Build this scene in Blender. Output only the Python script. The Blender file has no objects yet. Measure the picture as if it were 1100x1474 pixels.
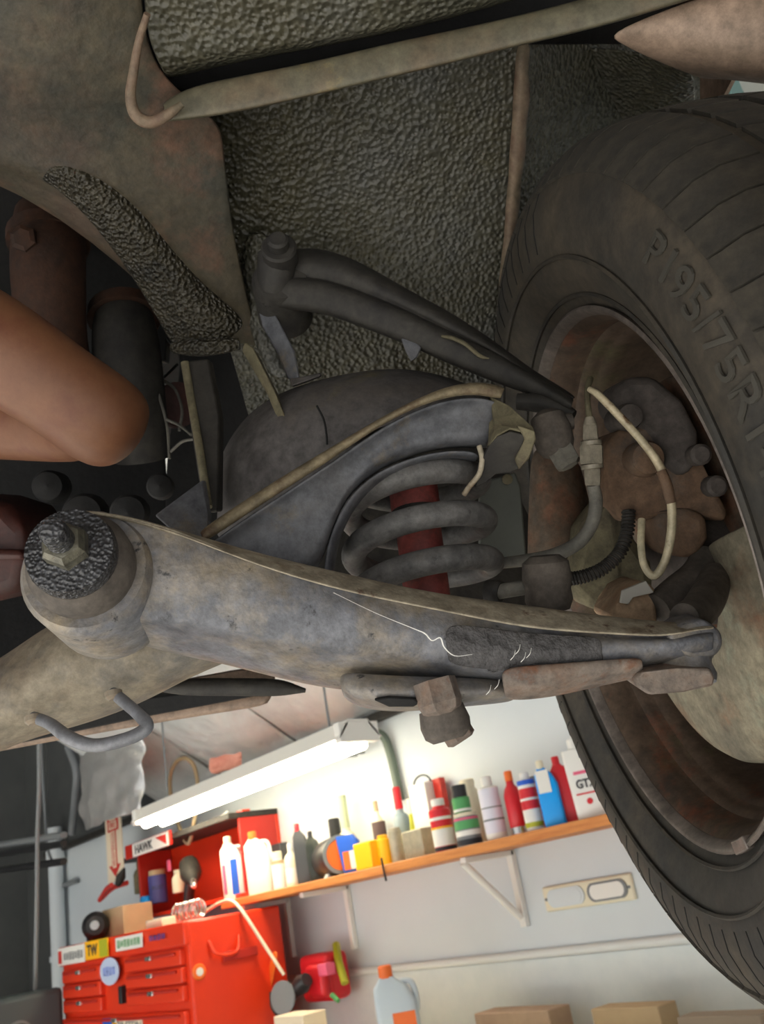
import bpy, bmesh, math, random
from mathutils import Vector, Matrix
from math import sin, cos, pi, radians

random.seed(7)
scene = bpy.context.scene
COL = scene.collection

# ------------------------------------------------------------------ camera
F = 1347.0                       # focal length in pixels of the 1100 x 1474 frame
CX, CY = 550.0, 737.0
CAM = Vector((0.0, 0.0, 1.5))
_u = Vector((-600.0, -3237.0, 1347.0)).normalized()      # world up seen from the camera (x right, y down, z forward)
_h = Vector((-1160.0, 776.0, 1347.0)); _h -= _u * _h.dot(_u); _h.normalize()
_Y = -_u.cross(_h); _X = -_h
AX = Vector((_X.x, _Y.x, _u.x))   # camera right in world space
AY = Vector((_X.y, _Y.y, _u.y))   # camera down
AZ = Vector((_X.z, _Y.z, _u.z))   # camera forward
cam_d = bpy.data.cameras.new('camera')
cam = bpy.data.objects.new('camera', cam_d); COL.objects.link(cam)
rot = Matrix((AX, -AY, -AZ)).transposed()
cam.matrix_world = Matrix.Translation(CAM) @ rot.to_4x4()
cam_d.sensor_fit = 'VERTICAL'; cam_d.sensor_height = 36.0; cam_d.sensor_width = 36.0
cam_d.lens = F / 1474.0 * 36.0
cam_d.clip_start = 0.01
cam_d.dof.use_dof = True; cam_d.dof.focus_distance = 0.54; cam_d.dof.aperture_fstop = 20.0
scene.camera = cam

# ------------------------------------------------------------------ world, exposure
w = bpy.data.worlds.new('daylight'); scene.world = w; w.use_nodes = True
bg = w.node_tree.nodes['Background']
bg.inputs[0].default_value = (0.95, 0.97, 1.0, 1); bg.inputs[1].default_value = 0.52
scene.view_settings.view_transform = 'Standard'; scene.view_settings.look = 'None'
scene.view_settings.exposure = 0.85; scene.view_settings.gamma = 1.0
scene.view_settings.use_curve_mapping = False

# sun added through the unseen open door, to bounce light off the floor
sun_d = bpy.data.lights.new('sun', 'SUN'); sun_d.energy = 9.0; sun_d.angle = radians(0.6); sun_d.color = (1.0, 0.98, 0.94)
sun = bpy.data.objects.new('sun', sun_d); COL.objects.link(sun); sun.location = (2, -12, 9)
sun.rotation_euler = Vector((0.12, 0.82, -0.56)).to_track_quat('-Z', 'Y').to_euler()

# ------------------------------------------------------------------ geometry helpers
def P(px, py, z):                 # a point at depth z in front of the camera
    return CAM + AX * ((px - CX) / F * z) + AY * ((py - CY) / F * z) + AZ * z
def CV(x, y, z): return AX * x + AY * y + AZ * z
def WP(px, py, y):                # where a line of sight meets the upright plane at distance y (the wall is such a plane)
    r = AX * ((px - CX) / F) + AY * ((py - CY) / F) + AZ
    return CAM + r * ((y - CAM.y) / r.y)
def depth(p): return (p - CAM).dot(AZ)
def proj(p):
    d = p - CAM; z = d.dot(AZ)
    return CX + F * d.dot(AX) / z, CY + F * d.dot(AY) / z
UP = Vector((0, 0, 1))
CARN = CV(0.9687, -0.2222, 0.1105).normalized()          # wheel axle, outwards
CARL = (Vector((CARN.y, -CARN.x, 0))).normalized()        # along the car, towards the viewer
CARA = Vector((CARN.x, CARN.y, 0)).normalized()

def tag(o, label=None, cat=None, group=None, kind=None):
    if label: o['label'] = label
    if cat: o['category'] = cat
    if group: o['group'] = group
    if kind: o['kind'] = kind
    return o
def wloc(o):
    v = Vector((0, 0, 0))
    while o is not None: v += o.location; o = o.parent
    return v
def thing(name, label, cat, loc, group=None):
    o = bpy.data.objects.new(name, None); COL.objects.link(o); o.location = loc
    o.empty_display_size = 0.05
    return tag(o, label, cat, group)
def link(name, me, mat, parent=None, loc=None):
    o = bpy.data.objects.new(name, me); COL.objects.link(o)
    if mat is not None and not me.materials: me.materials.append(mat)
    if parent is not None: o.parent = parent
    if loc is not None: o.location = loc - (wloc(parent) if parent is not None else Vector((0, 0, 0)))
    return o
def build(name, verts, faces, mat, parent=None, smooth=40, bevel=0, bseg=2, sub=0, solid=0, fix=True, deform=None):
    verts = [Vector(v) for v in verts]
    lo = Vector([min(v[i] for v in verts) for i in range(3)]); hi = Vector([max(v[i] for v in verts) for i in range(3)])
    c = (lo + hi) / 2
    me = bpy.data.meshes.new(name)
    me.from_pydata([v - c for v in verts], [], faces)
    if fix:
        bm = bmesh.new(); bm.from_mesh(me)
        bmesh.ops.remove_doubles(bm, verts=bm.verts, dist=1e-6)
        bmesh.ops.recalc_face_normals(bm, faces=bm.faces); bm.to_mesh(me); bm.free()
    if smooth:
        me.polygons.foreach_set('use_smooth', [True] * len(me.polygons))
        if smooth < 180 and not sub: me.set_sharp_from_angle(angle=radians(smooth))
    o = link(name, me, mat, parent, c)
    if solid:
        m = o.modifiers.new('solid', 'SOLIDIFY'); m.thickness = abs(solid); m.offset = -1 if solid > 0 else 1
    if bevel:
        m = o.modifiers.new('bevel', 'BEVEL'); m.width = bevel; m.segments = bseg; m.limit_method = 'ANGLE'; m.angle_limit = radians(35)
    if sub:
        m = o.modifiers.new('sub', 'SUBSURF'); m.levels = sub; m.render_levels = sub
    return o
def grid(name, rows, mat, parent=None, sub=2, solid=0.004, closed=False, **k):
    """rows of points -> sheet with thickness"""
    n = len(rows[0]); v = [p for r in rows for p in r]; f = []
    for i in range(len(rows) - 1):
        for j in range(n if closed else n - 1):
            j2 = (j + 1) % n
            f.append((i * n + j, i * n + j2, (i + 1) * n + j2, (i + 1) * n + j))
    return build(name, v, f, mat, parent, sub=sub, solid=solid, **k)
def pgrid(name, rows, mat, parent=None, **k):
    return grid(name, [[P(*q) for q in r] for r in rows], mat, parent, **k)
def prism(name, poly, back, mat, parent=None, bevel=0.0015, **k):
    """a closed outline of points given real thickness along the vector back"""
    n = len(poly); v = list(poly) + [p + back for p in poly]
    f = [tuple(range(n)), tuple(range(2 * n - 1, n - 1, -1))] + [(i, (i + 1) % n, n + (i + 1) % n, n + i) for i in range(n)]
    return build(name, v, f, mat, parent, bevel=bevel, **k)
def pprism(name, pts, th, mat, parent=None, z=None, back=None, **k):
    pts = [P(*(q if len(q) == 3 else (q[0], q[1], z))) for q in pts]
    return prism(name, pts, (back if back is not None else AZ) * th, mat, parent, **k)
def catmull(pts, n):
    out = []
    q = [pts[0] * 2 - pts[1]] + list(pts) + [pts[-1] * 2 - pts[-2]] if not isinstance(pts[0], (int, float)) else None
    for i in range(1, len(q) - 2):
        p0, p1, p2, p3 = q[i - 1], q[i], q[i + 1], q[i + 2]
        for s in range(n):
            t = s / n
            out.append(0.5 * ((2 * p1) + (p2 - p0) * t + (2 * p0 - 5 * p1 + 4 * p2 - p3) * t * t + (3 * p1 - p0 - 3 * p2 + p3) * t ** 3))
    out.append(q[-2]); return out
def catmull_s(vals, n):
    return [v.x for v in catmull([Vector((a, 0, 0)) for a in vals], n)]
def tube_data(pts, rad, seg=12, caps=True):
    if not isinstance(rad, (list, tuple)): rad = [rad] * len(pts)
    v = []; f = []; nrm = None
    for i, p in enumerate(pts):
        t = (pts[min(i + 1, len(pts) - 1)] - pts[max(i - 1, 0)]).normalized()
        if nrm is None:
            a = UP if abs(t.dot(UP)) < 0.9 else Vector((1, 0, 0)); nrm = t.cross(a).normalized()
        nrm = (nrm - t * nrm.dot(t)).normalized(); b = t.cross(nrm)
        for s in range(seg):
            an = 2 * pi * s / seg; v.append(p + (nrm * cos(an) + b * sin(an)) * rad[i])
    for i in range(len(pts) - 1):
        for s in range(seg):
            s2 = (s + 1) % seg; f.append((i * seg + s, i * seg + s2, (i + 1) * seg + s2, (i + 1) * seg + s))
    if caps: f.append(tuple(range(seg - 1, -1, -1))); f.append(tuple((len(pts) - 1) * seg + s for s in range(seg)))
    return v, f
def tube(name, pts, rad, mat, parent=None, n=6, seg=12, **k):
    if n > 1 and len(pts) > 2:
        if isinstance(rad, (list, tuple)): rad = catmull_s(rad, n)
        pts = catmull(pts, n)
    v, f = tube_data(pts, rad, seg); return build(name, v, f, mat, parent, smooth=50, **k)
def ptube(name, pts, rpx, mat, parent=None, **k):
    r = [(rpx[i] if isinstance(rpx, (list, tuple)) else rpx) * q[2] / F for i, q in enumerate(pts)]
    return tube(name, [P(*q) for q in pts], r, mat, parent, **k)
def lathe_data(prof, org, axis, seg=32, closed_prof=False, up=None, caps=True):
    """prof: (distance along axis, radius)"""
    a = axis.normalized(); e1 = (up if up is not None else (UP if abs(a.dot(UP)) < 0.9 else Vector((1, 0, 0))))
    e1 = (e1 - a * e1.dot(a)).normalized(); e2 = a.cross(e1)
    v = []; f = []; n = len(prof)
    for s, r in prof:
        for k in range(seg):
            an = 2 * pi * k / seg; v.append(org + a * s + (e1 * cos(an) + e2 * sin(an)) * max(r, 1e-5))
    m = n if closed_prof else n - 1
    for i in range(m):
        i2 = (i + 1) % n
        for k in range(seg):
            k2 = (k + 1) % seg; f.append((i * seg + k, i * seg + k2, i2 * seg + k2, i2 * seg + k))
    if not closed_prof and caps:
        if prof[0][1] > 1e-4: f.append(tuple(range(seg - 1, -1, -1)))
        if prof[-1][1] > 1e-4: f.append(tuple((n - 1) * seg + k for k in range(seg)))
    return v, f
def lathe(name, prof, org, axis, mat, parent=None, seg=32, smooth=35, closed_prof=False, up=None, caps=True, **k):
    v, f = lathe_data(prof, org, axis, seg, closed_prof, up, caps)
    return build(name, v, f, mat, parent, smooth=smooth, **k)
def boxd(c, ax, ay, az, sx, sy, sz):
    v = [c + ax * (i * sx / 2) + ay * (j * sy / 2) + az * (k * sz / 2) for k in (-1, 1) for j in (-1, 1) for i in (-1, 1)]
    return v, [(0, 1, 3, 2), (4, 6, 7, 5), (0, 4, 5, 1), (2, 3, 7, 6), (0, 2, 6, 4), (1, 5, 7, 3)]
XV, YV, ZV = Vector((1, 0, 0)), Vector((0, 1, 0)), UP
def box(name, c, s, mat, parent=None, axes=(XV, YV, ZV), bevel=0.003, **k):
    v, f = boxd(Vector(c), axes[0], axes[1], axes[2], *s); return build(name, v, f, mat, parent, bevel=bevel, **k)
def text_mesh(s, size=1.0, depth_=0.02, bold=0.0, align='CENTER'):
    cu = bpy.data.curves.new('lettering', 'FONT'); cu.body = s; cu.size = size; cu.extrude = depth_; cu.offset = bold
    cu.align_x = align; cu.align_y = 'CENTER'; cu.resolution_u = 3
    o = bpy.data.objects.new('lettering', cu); COL.objects.link(o)
    dg = bpy.context.evaluated_depsgraph_get(); me = bpy.data.meshes.new_from_object(o.evaluated_get(dg))
    v = [Vector(x.co) for x in me.vertices]; f = [tuple(p.vertices) for p in me.polygons]
    bpy.data.objects.remove(o); bpy.data.curves.remove(cu); bpy.data.meshes.remove(me)
    return v, f
def lettering(s, org, ex, ey, en, height, mat, parent, width=None, bold=0.0, name='lettering', th=0.0015):
    """flat print set on a surface: ex along the line, ey up, en outwards"""
    v, f = text_mesh(s, 1.0, 0.02, bold)
    if not v: return None
    w_ = max(p.x for p in v) - min(p.x for p in v); h_ = max(p.y for p in v) - min(p.y for p in v)
    mx = (max(p.x for p in v) + min(p.x for p in v)) / 2; my = (max(p.y for p in v) + min(p.y for p in v)) / 2
    sy = height / h_; sx = (width / w_) if width else sy
    return build(name, [org + ex * ((p.x - mx) * sx) + ey * ((p.y - my) * sy) + en * (p.z * th / 0.02) for p in v], f, mat, parent, smooth=0, fix=False)

# ------------------------------------------------------------------ materials
def srgb(r, g, b):
    return tuple(((c / 255) / 12.92 if c / 255 <= 0.04045 else ((c / 255 + 0.055) / 1.055) ** 2.4) for c in (r, g, b)) + (1,)
def mat(name, cols, rough=0.6, metal=0.0, scale=14, detail=6, bump=0.0, bscale=150, btype='noise', patch=None, patch2=None, emit=0, rough_var=0.0, spec=0.5, stretch=None, bdist=0.002):
    m = bpy.data.materials.new(name); m.use_nodes = True; nt = m.node_tree; N = nt.nodes; L = nt.links
    b = N['Principled BSDF']; b.inputs['Roughness'].default_value = rough; b.inputs['Metallic'].default_value = metal
    b.inputs['Specular IOR Level'].default_value = spec
    tc = N.new('ShaderNodeTexCoord'); co = tc.outputs['Object']
    if stretch:
        mp = N.new('ShaderNodeMapping'); mp.inputs['Scale'].default_value = stretch; L.new(co, mp.inputs[0]); co = mp.outputs[0]
    if isinstance(cols, tuple): cols = [cols]
    if len(cols) == 1 and not patch:
        b.inputs['Base Color'].default_value = cols[0]; colour = None
    else:
        no = N.new('ShaderNodeTexNoise'); no.inputs['Scale'].default_value = scale; no.inputs['Detail'].default_value = detail; no.inputs['Roughness'].default_value = 0.65
        L.new(co, no.inputs['Vector'])
        r = N.new('ShaderNodeValToRGB'); e = r.color_ramp.elements
        if len(cols) == 1: cols = [cols[0], cols[0]]
        e[0].position = 0.32; e[0].color = cols[0]; e[1].position = 0.70; e[1].color = cols[-1]
        for i, c in enumerate(cols[1:-1]):
            x = e.new(0.32 + 0.38 * (i + 1) / (len(cols) - 1)); x.color = c
        L.new(no.outputs['Fac'], r.inputs['Fac']); colour = r.outputs['Color']
        for pa in (patch, patch2):
            if not pa: continue
            pc, thr, psc = pa[:3]; soft = pa[3] if len(pa) > 3 else 0.06
            n2 = N.new('ShaderNodeTexNoise'); n2.inputs['Scale'].default_value = psc; n2.inputs['Detail'].default_value = 8; n2.inputs['Roughness'].default_value = 0.7
            ad = N.new('ShaderNodeVectorMath'); ad.operation = 'ADD'; ad.inputs[1].default_value = (3.1 + psc, 7.7, 1.3); L.new(co, ad.inputs[0]); L.new(ad.outputs[0], n2.inputs['Vector'])
            r2 = N.new('ShaderNodeValToRGB'); r2.color_ramp.elements[0].position = thr - soft; r2.color_ramp.elements[1].position = thr + soft
            L.new(n2.outputs['Fac'], r2.inputs['Fac'])
            mx = N.new('ShaderNodeMix'); mx.data_type = 'RGBA'; L.new(r2.outputs['Color'], mx.inputs['Factor']); L.new(colour, mx.inputs['A']); mx.inputs['B'].default_value = pc
            colour = mx.outputs['Result']
        if GRIME:
            n3 = N.new('ShaderNodeTexNoise'); n3.inputs['Scale'].default_value = 95; n3.inputs['Detail'].default_value = 9; n3.inputs['Roughness'].default_value = 0.75; L.new(co, n3.inputs['Vector'])
            mr3 = N.new('ShaderNodeMapRange'); mr3.inputs['From Min'].default_value = 0.3; mr3.inputs['From Max'].default_value = 0.7; mr3.inputs['To Min'].default_value = 1 - GRIME; mr3.inputs['To Max'].default_value = 1 + GRIME
            L.new(n3.outputs['Fac'], mr3.inputs['Value'])
            vm = N.new('ShaderNodeVectorMath'); vm.operation = 'SCALE'; L.new(colour, vm.inputs[0]); L.new(mr3.outputs[0], vm.inputs['Scale']); colour = vm.outputs[0]
        L.new(colour, b.inputs['Base Color'])
    if bump:
        if btype == 'voronoi':
            t = N.new('ShaderNodeTexVoronoi'); t.feature = 'SMOOTH_F1'; t.inputs['Scale'].default_value = bscale; t.inputs['Smoothness'].default_value = 0.6; ho = t.outputs['Distance']
        else:
            t = N.new('ShaderNodeTexNoise'); t.inputs['Scale'].default_value = bscale; t.inputs['Detail'].default_value = 5; ho = t.outputs['Fac']
        L.new(co, t.inputs['Vector'])
        bp = N.new('ShaderNodeBump'); bp.inputs['Strength'].default_value = bump; bp.inputs['Distance'].default_value = bdist
        L.new(ho, bp.inputs['Height']); L.new(bp.outputs['Normal'], b.inputs['Normal'])
        if rough_var:
            mr = N.new('ShaderNodeMapRange'); mr.inputs['To Min'].default_value = max(0, rough - rough_var); mr.inputs['To Max'].default_value = min(1, rough + rough_var)
            L.new(ho, mr.inputs['Value']); L.new(mr.outputs[0], b.inputs['Roughness'])
    if emit:
        b.inputs['Emission Color'].default_value = cols[0]; b.inputs['Emission Strength'].default_value = emit
    return m
S = srgb
GRIME = 0.45
m_arm = mat('grimy_grey_steel', [S(82, 83, 88), S(108, 109, 114), S(132, 130, 128)], 0.5, 0.15, 16, bump=0.3, bscale=320, patch=(S(142, 128, 104), 0.58, 13, 0.12), patch2=(S(50, 49, 50), 0.64, 70, 0.03))
m_crust = mat('black_road_crust', [S(52, 50, 50), S(84, 82, 82), S(60, 58, 56)], 0.8, 0.05, 60, bump=0.9, bscale=240, bdist=.004)
m_flange = mat('dusty_tan_steel', [S(128, 118, 100), S(162, 152, 132), S(106, 88, 68)], 0.7, 0.05, 40, bump=0.3, bscale=300, patch=(S(88, 62, 46), 0.64, 60, 0.05))
m_arm_end = mat('rusty_grey_steel', [S(94, 86, 80), S(118, 106, 96), S(104, 80, 64)], 0.75, 0.1, 40, bump=0.4, bscale=220, patch=(S(110, 70, 46), 0.60, 30, 0.06))
m_plate = mat('dark_grey_stamped_steel', [S(70, 71, 76), S(96, 97, 101), S(84, 82, 82)], 0.6, 0.15, 18, bump=0.2, bscale=240, patch=(S(110, 98, 78), 0.66, 20, 0.08))
m_edge = mat('worn_tan_edge', [S(92, 80, 60), S(124, 112, 88), S(80, 62, 46)], 0.7, 0.05, 50, bump=0.3, bscale=300)
m_olive = mat('olive_dust_steel', [S(84, 79, 60), S(104, 97, 74), S(70, 62, 48)], 0.8, 0.0, 40, bump=0.4, bscale=200)
m_dome = mat('charcoal_spring_cup', [S(66, 62, 60), S(86, 82, 80), S(74, 68, 62)], 0.75, 0.1, 12, bump=0.15, bscale=200, patch=(S(96, 88, 62), 0.68, 14, 0.08))
m_spring = mat('dark_coil_steel', [S(78, 77, 76), S(104, 102, 100), S(88, 84, 80)], 0.6, 0.15, 40, bump=0.3, bscale=260, patch=(S(54, 52, 52), 0.66, 60, 0.05))
m_red = mat('faded_red_paint', [S(112, 50, 47), S(138, 66, 60), S(96, 46, 44)], 0.6, 0.0, 30, patch=(S(96, 66, 60), 0.62, 50, 0.08))
m_black = mat('black_parts_and_shade', [S(10, 10, 10), S(18, 17, 16)], 0.85, 0.0, 30, bump=0.4, bscale=120)  # black parts; shade of slots and engine bay is put into this colour
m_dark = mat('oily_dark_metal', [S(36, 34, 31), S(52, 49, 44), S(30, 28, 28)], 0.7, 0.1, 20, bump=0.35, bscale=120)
m_tar = mat('wet_black_grease', [S(52, 52, 54), S(78, 78, 80)], 0.18, 0.3, 60, bump=1.0, bscale=520, btype='voronoi', bdist=0.0016)
m_nut = mat('greasy_nut_steel', [S(84, 82, 72), S(120, 116, 100)], 0.35, 0.4, 60, bump=0.5, bscale=300)
m_rubber = mat('tyre_rubber', [S(32, 31, 28), S(42, 40, 36), S(52, 48, 40)], 0.75, 0.0, 9, bump=0.08, bscale=180, patch=(S(70, 61, 48), 0.56, 6, 0.14))
m_tread = mat('dusty_tread_rubber', [S(40, 37, 31), S(52, 47, 38), S(35, 33, 29)], 0.85, 0.0, 18, bump=0.2, bscale=140)
m_rim = mat('rusty_brown_rim', [S(70, 58, 50), S(92, 76, 62), S(60, 52, 46)], 0.6, 0.2, 14, bump=0.15, bscale=150, patch=(S(118, 66, 44), 0.64, 16, 0.08), patch2=(S(88, 84, 56), 0.66, 12, 0.08))
m_lip = mat('rim_lip_steel', [S(92, 84, 78), S(124, 114, 106)], 0.45, 0.4, 30)
m_caliper = mat('rusty_caliper_iron', [S(92, 70, 52), S(110, 86, 66), S(80, 66, 54)], 0.8, 0.05, 22, bump=0.35, bscale=160, patch=(S(84, 78, 72), 0.62, 18, 0.08))
m_caliper2 = mat('grey_caliper_iron', [S(66, 60, 56), S(86, 79, 74)], 0.75, 0.1, 20, bump=0.3, bscale=160)
m_rust = mat('streaky_rust', [S(84, 78, 68), S(98, 80, 64), S(122, 78, 56)], 0.85, 0.0, 30, bump=0.3, bscale=180)
m_pipe = mat('cream_brake_pipe', [S(168, 152, 124), S(190, 180, 150)], 0.45, 0.1, 30, patch=(S(104, 74, 44), 0.64, 40, 0.03))
m_hose = mat('grey_rubber_hose', [S(92, 90, 84), S(112, 108, 98)], 0.7, 0.0, 30)
m_brass = mat('dusty_steel_fitting', [S(116, 110, 96), S(140, 132, 116)], 0.5, 0.2, 40, bump=0.2, bscale=200)
m_boot = mat('dusty_rubber_boot', [S(72, 66, 60), S(92, 84, 76)], 0.8, 0.0, 25, bump=0.3, bscale=160)
m_tan = mat('tan_rust_block', [S(150, 124, 98), S(168, 142, 114), S(122, 90, 66)], 0.8, 0.0, 25, bump=0.3, bscale=160)
m_shield = mat('mossy_grey_shield', [S(118, 110, 92), S(134, 126, 106), S(104, 98, 84)], 0.75, 0.05, 9, bump=0.1, bscale=120, patch=(S(132, 138, 120), 0.64, 14, 0.08), patch2=(S(120, 84, 60), 0.68, 9, 0.08))
m_tag = mat('pale_tag', [S(186, 182, 172)], 0.6)
m_pan = mat('olive_brown_underseal', [S(59, 53, 41), S(72, 65, 50), S(78, 58, 46)], 0.55, 0.0, 7, bump=0.35, bscale=160, patch=(S(46, 49, 44), 0.58, 6, 0.10), patch2=(S(98, 68, 52), 0.60, 7, 0.08))
m_under = mat('pebbled_underseal', [S(56, 56, 46), S(70, 68, 56), S(76, 76, 72)], 0.45, 0.0, 5, bump=0.8, bscale=270, btype='voronoi', bdist=0.0035, patch=(S(62, 57, 38), 0.58, 4, 0.12))
m_tarry = mat('tarry_underseal', [S(42, 39, 31), S(62, 57, 44), S(34, 33, 29)], 0.4, 0.0, 40, bump=0.9, bscale=330, btype='voronoi', bdist=0.006)
m_band = mat('greenish_painted_steel', [S(70, 68, 54), S(86, 81, 64), S(96, 78, 58)], 0.55, 0.05, 9, bump=0.1, bscale=200, patch=(S(128, 110, 66), 0.64, 8, 0.06))
m_ridge = mat('flaking_seam', [S(84, 78, 60), S(112, 96, 78), S(96, 74, 60)], 0.7, 0.0, 30, bump=0.4, bscale=150)
m_fender = mat('dusty_rose_brown_panel', [S(124, 104, 88), S(148, 126, 108), S(112, 96, 80)], 0.6, 0.0, 8, bump=0.1, bscale=120)
m_exh = mat('rusted_exhaust', [S(46, 31, 22), S(62, 37, 22), S(38, 30, 26)], 0.8, 0.1, 16, bump=0.4, bscale=120)
m_redbrown = mat('red_brown_oily_iron', [S(72, 32, 24), S(48, 27, 22)], 0.6, 0.0, 25, bump=0.3, bscale=120)
GRIME = 0.08
m_skin = mat('skin', [S(104, 65, 42), S(113, 74, 49), S(102, 59, 40)], 0.5, 0.0, 30, bump=0.15, bscale=500, bdist=0.0006, patch=(S(98, 57, 39), 0.72, 190, 0.03))
GRIME = 0.4
m_beam = mat('dusty_frame_steel', [S(110, 102, 90), S(136, 126, 108), S(96, 82, 66)], 0.7, 0.05, 14, bump=0.2, bscale=200, patch=(S(120, 88, 62), 0.62, 12, 0.08), patch2=(S(84, 86, 90), 0.60, 10, 0.1))
m_hook = mat('grey_painted_rod', [S(104, 106, 112), S(128, 128, 130)], 0.5, 0.2, 30)
GRIME = 0
m_wall = mat('pale_grey_wall_paint', [S(204, 212, 216), S(212, 218, 221)], 0.7, 0.0, 1.5)
m_wains = mat('white_wall_band', [S(216, 224, 224), S(224, 230, 229)], 0.5)
m_trim = mat('wall_moulding', [S(222, 226, 224)], 0.5)
m_foil = mat('silver_foil_insulation', [S(196, 198, 196), S(220, 221, 218)], 0.5, 0.15, 3, bump=0.6, bscale=14, bdist=0.03, stretch=(1, 1, 0.3))
m_ceil = mat('dim_ceiling', [S(150, 146, 138), S(166, 162, 154)], 0.8)
m_floor = mat('concrete_floor', [S(204, 203, 200), S(216, 215, 212)], 0.6, 0.0, 2)
m_darkdoor = mat('dark_grey_door_panel', [S(74, 76, 76), S(88, 90, 88)], 0.5, 0.0, 3)
m_wood = mat('orange_wood', [S(190, 112, 56), S(214, 140, 74), S(176, 100, 52)], 0.55, 0.0, 8, stretch=(0.4, 4, 6))
m_redbox = mat('red_enamel', [S(226, 56, 22), S(232, 62, 28)], 0.35, 0.0, 3)
m_reddk = mat('deep_red_enamel', [S(186, 40, 26)], 0.4)
m_white = mat('white_plastic', [S(232, 230, 224)], 0.4)
m_cream = mat('cream_plastic', [S(226, 218, 192)], 0.45)
m_slate = mat('slate_plastic', [S(62, 64, 68)], 0.45)
m_grey = mat('grey_plastic', [S(120, 124, 126)], 0.45)
m_blk = mat('black_plastic', [S(34, 34, 36)], 0.4)
m_blue = mat('blue_label', [S(36, 92, 200)], 0.4)
m_cyan = mat('cyan_liquid_plastic', [S(10, 160, 246)], 0.3)
m_yel = mat('yellow_plastic', [S(252, 186, 20)], 0.45)
m_orange = mat('orange_plastic', [S(240, 112, 36)], 0.45)
m_red2 = mat('bright_red_plastic', [S(212, 32, 44)], 0.4)
m_green = mat('green_label', [S(84, 160, 96)], 0.5)
m_brown = mat('cardboard', [S(178, 154, 120), S(190, 166, 130)], 0.8, 0, 5)
m_chrome = mat('chrome', [S(210, 206, 200)], 0.2, 0.9)
m_tin = mat('aged_tin', [S(160, 156, 140), S(188, 182, 160)], 0.4, 0.5, 30)
m_purple = mat('blue_violet_label', [S(74, 76, 142)], 0.5)
m_pink = mat('pink_plastic', [S(226, 96, 130)], 0.5)
m_ink = mat('dark_ink', [S(44, 46, 52)], 0.6)
m_redink = mat('red_ink', [S(206, 52, 44)], 0.6)
m_blueink = mat('blue_ink', [S(40, 70, 150)], 0.6)
m_paper = mat('cream_paper', [S(236, 220, 194)], 0.7)
m_lgreen = mat('yellow_green_plastic', [S(176, 178, 40)], 0.45)
m_teal = mat('grey_teal_paint', [S(116, 152, 150)], 0.5)
m_tube_on = mat('lit_fluorescent_tube', [(1.0, 0.92, 0.70, 1)], 0.4, emit=10)
m_conduit = mat('green_grey_conduit', [S(92, 104, 92)], 0.5)
m_purplestuff = mat('mauve_plastic', [S(150, 120, 150)], 0.5)

# ================================================================== the garage
WY = 2.8                                            # the bench wall
def slab(name, lo, hi, m, parent=None, **k):
    lo, hi = Vector(lo), Vector(hi); return box(name, (lo + hi) / 2, hi - lo, m, parent, **k)
def struct(o): o['kind'] = 'structure'; return o
struct(slab('floor', (-8.6, -6.0, -0.1), (4.5, 3.0, 0.0), m_floor, bevel=0))
struct(slab('wall_back', (-7.9, WY, 0.0), (4.5, WY + 0.12, 2.30), m_wall, bevel=0))
struct(slab('wall_corner', (-8.6, WY, 0.0), (-7.9, WY + .12, 4.2), m_darkdoor, bevel=0))
struct(slab('wall_upper', (-7.9, WY + .01, 2.30), (-5.5, WY + .12, 4.2), m_darkdoor, bevel=0))
struct(slab('wall_left', (-8.6, -6.0, 0.0), (-8.45, WY + 0.12, 4.2), m_darkdoor, bevel=0))
# sloping roof lined with foil, then the flat ceiling
struct(build('ceiling', [Vector(p) for p in ((-6.0, 2.95, 2.30), (4.5, 2.95, 2.30), (4.5, 0.2, 4.1), (-6.0, 0.2, 4.1), (-6.0, -6, 4.1), (4.5, -6, 4.1))] +
             [Vector(p) + Vector((0, 0.06, 0.1)) for p in ((-6.0, 2.95, 2.30), (4.5, 2.95, 2.30), (4.5, 0.2, 4.1), (-6.0, 0.2, 4.1), (-6.0, -6, 4.1), (4.5, -6, 4.1))],
             [(0, 1, 2, 3), (3, 2, 5, 4), (6, 9, 8, 7), (9, 10, 11, 8), (0, 6, 7, 1), (4, 5, 11, 10), (1, 7, 8, 2), (2, 8, 11, 5), (0, 3, 9, 6), (3, 4, 10, 9)], m_ceil, smooth=0))
struct(slab('ceiling_bay', (-8.6, -6, 4.2), (-5.9, 2.95, 4.3), m_darkdoor, bevel=0))
struct(slab('baseboard_back', (-7.9, WY - 0.02, 0.0), (4.5, WY, 0.12), m_trim))
# white band below a half-round moulding on the bench wall
struct(slab('wall_band', (-7.6, WY - 0.012, 0.12), (4.5, WY, 1.205), m_wains, bevel=0))
struct(lathe('trim_1', [(0, 0.016), (8.0, 0.016)], Vector((-5.2, WY - 0.012, 1.222)), XV, m_trim, seg=12))
struct(slab('trim_2', (-7.9, WY - 0.05, 2.27), (4.5, WY, 2.31), m_dark, bevel=0.004))
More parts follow.
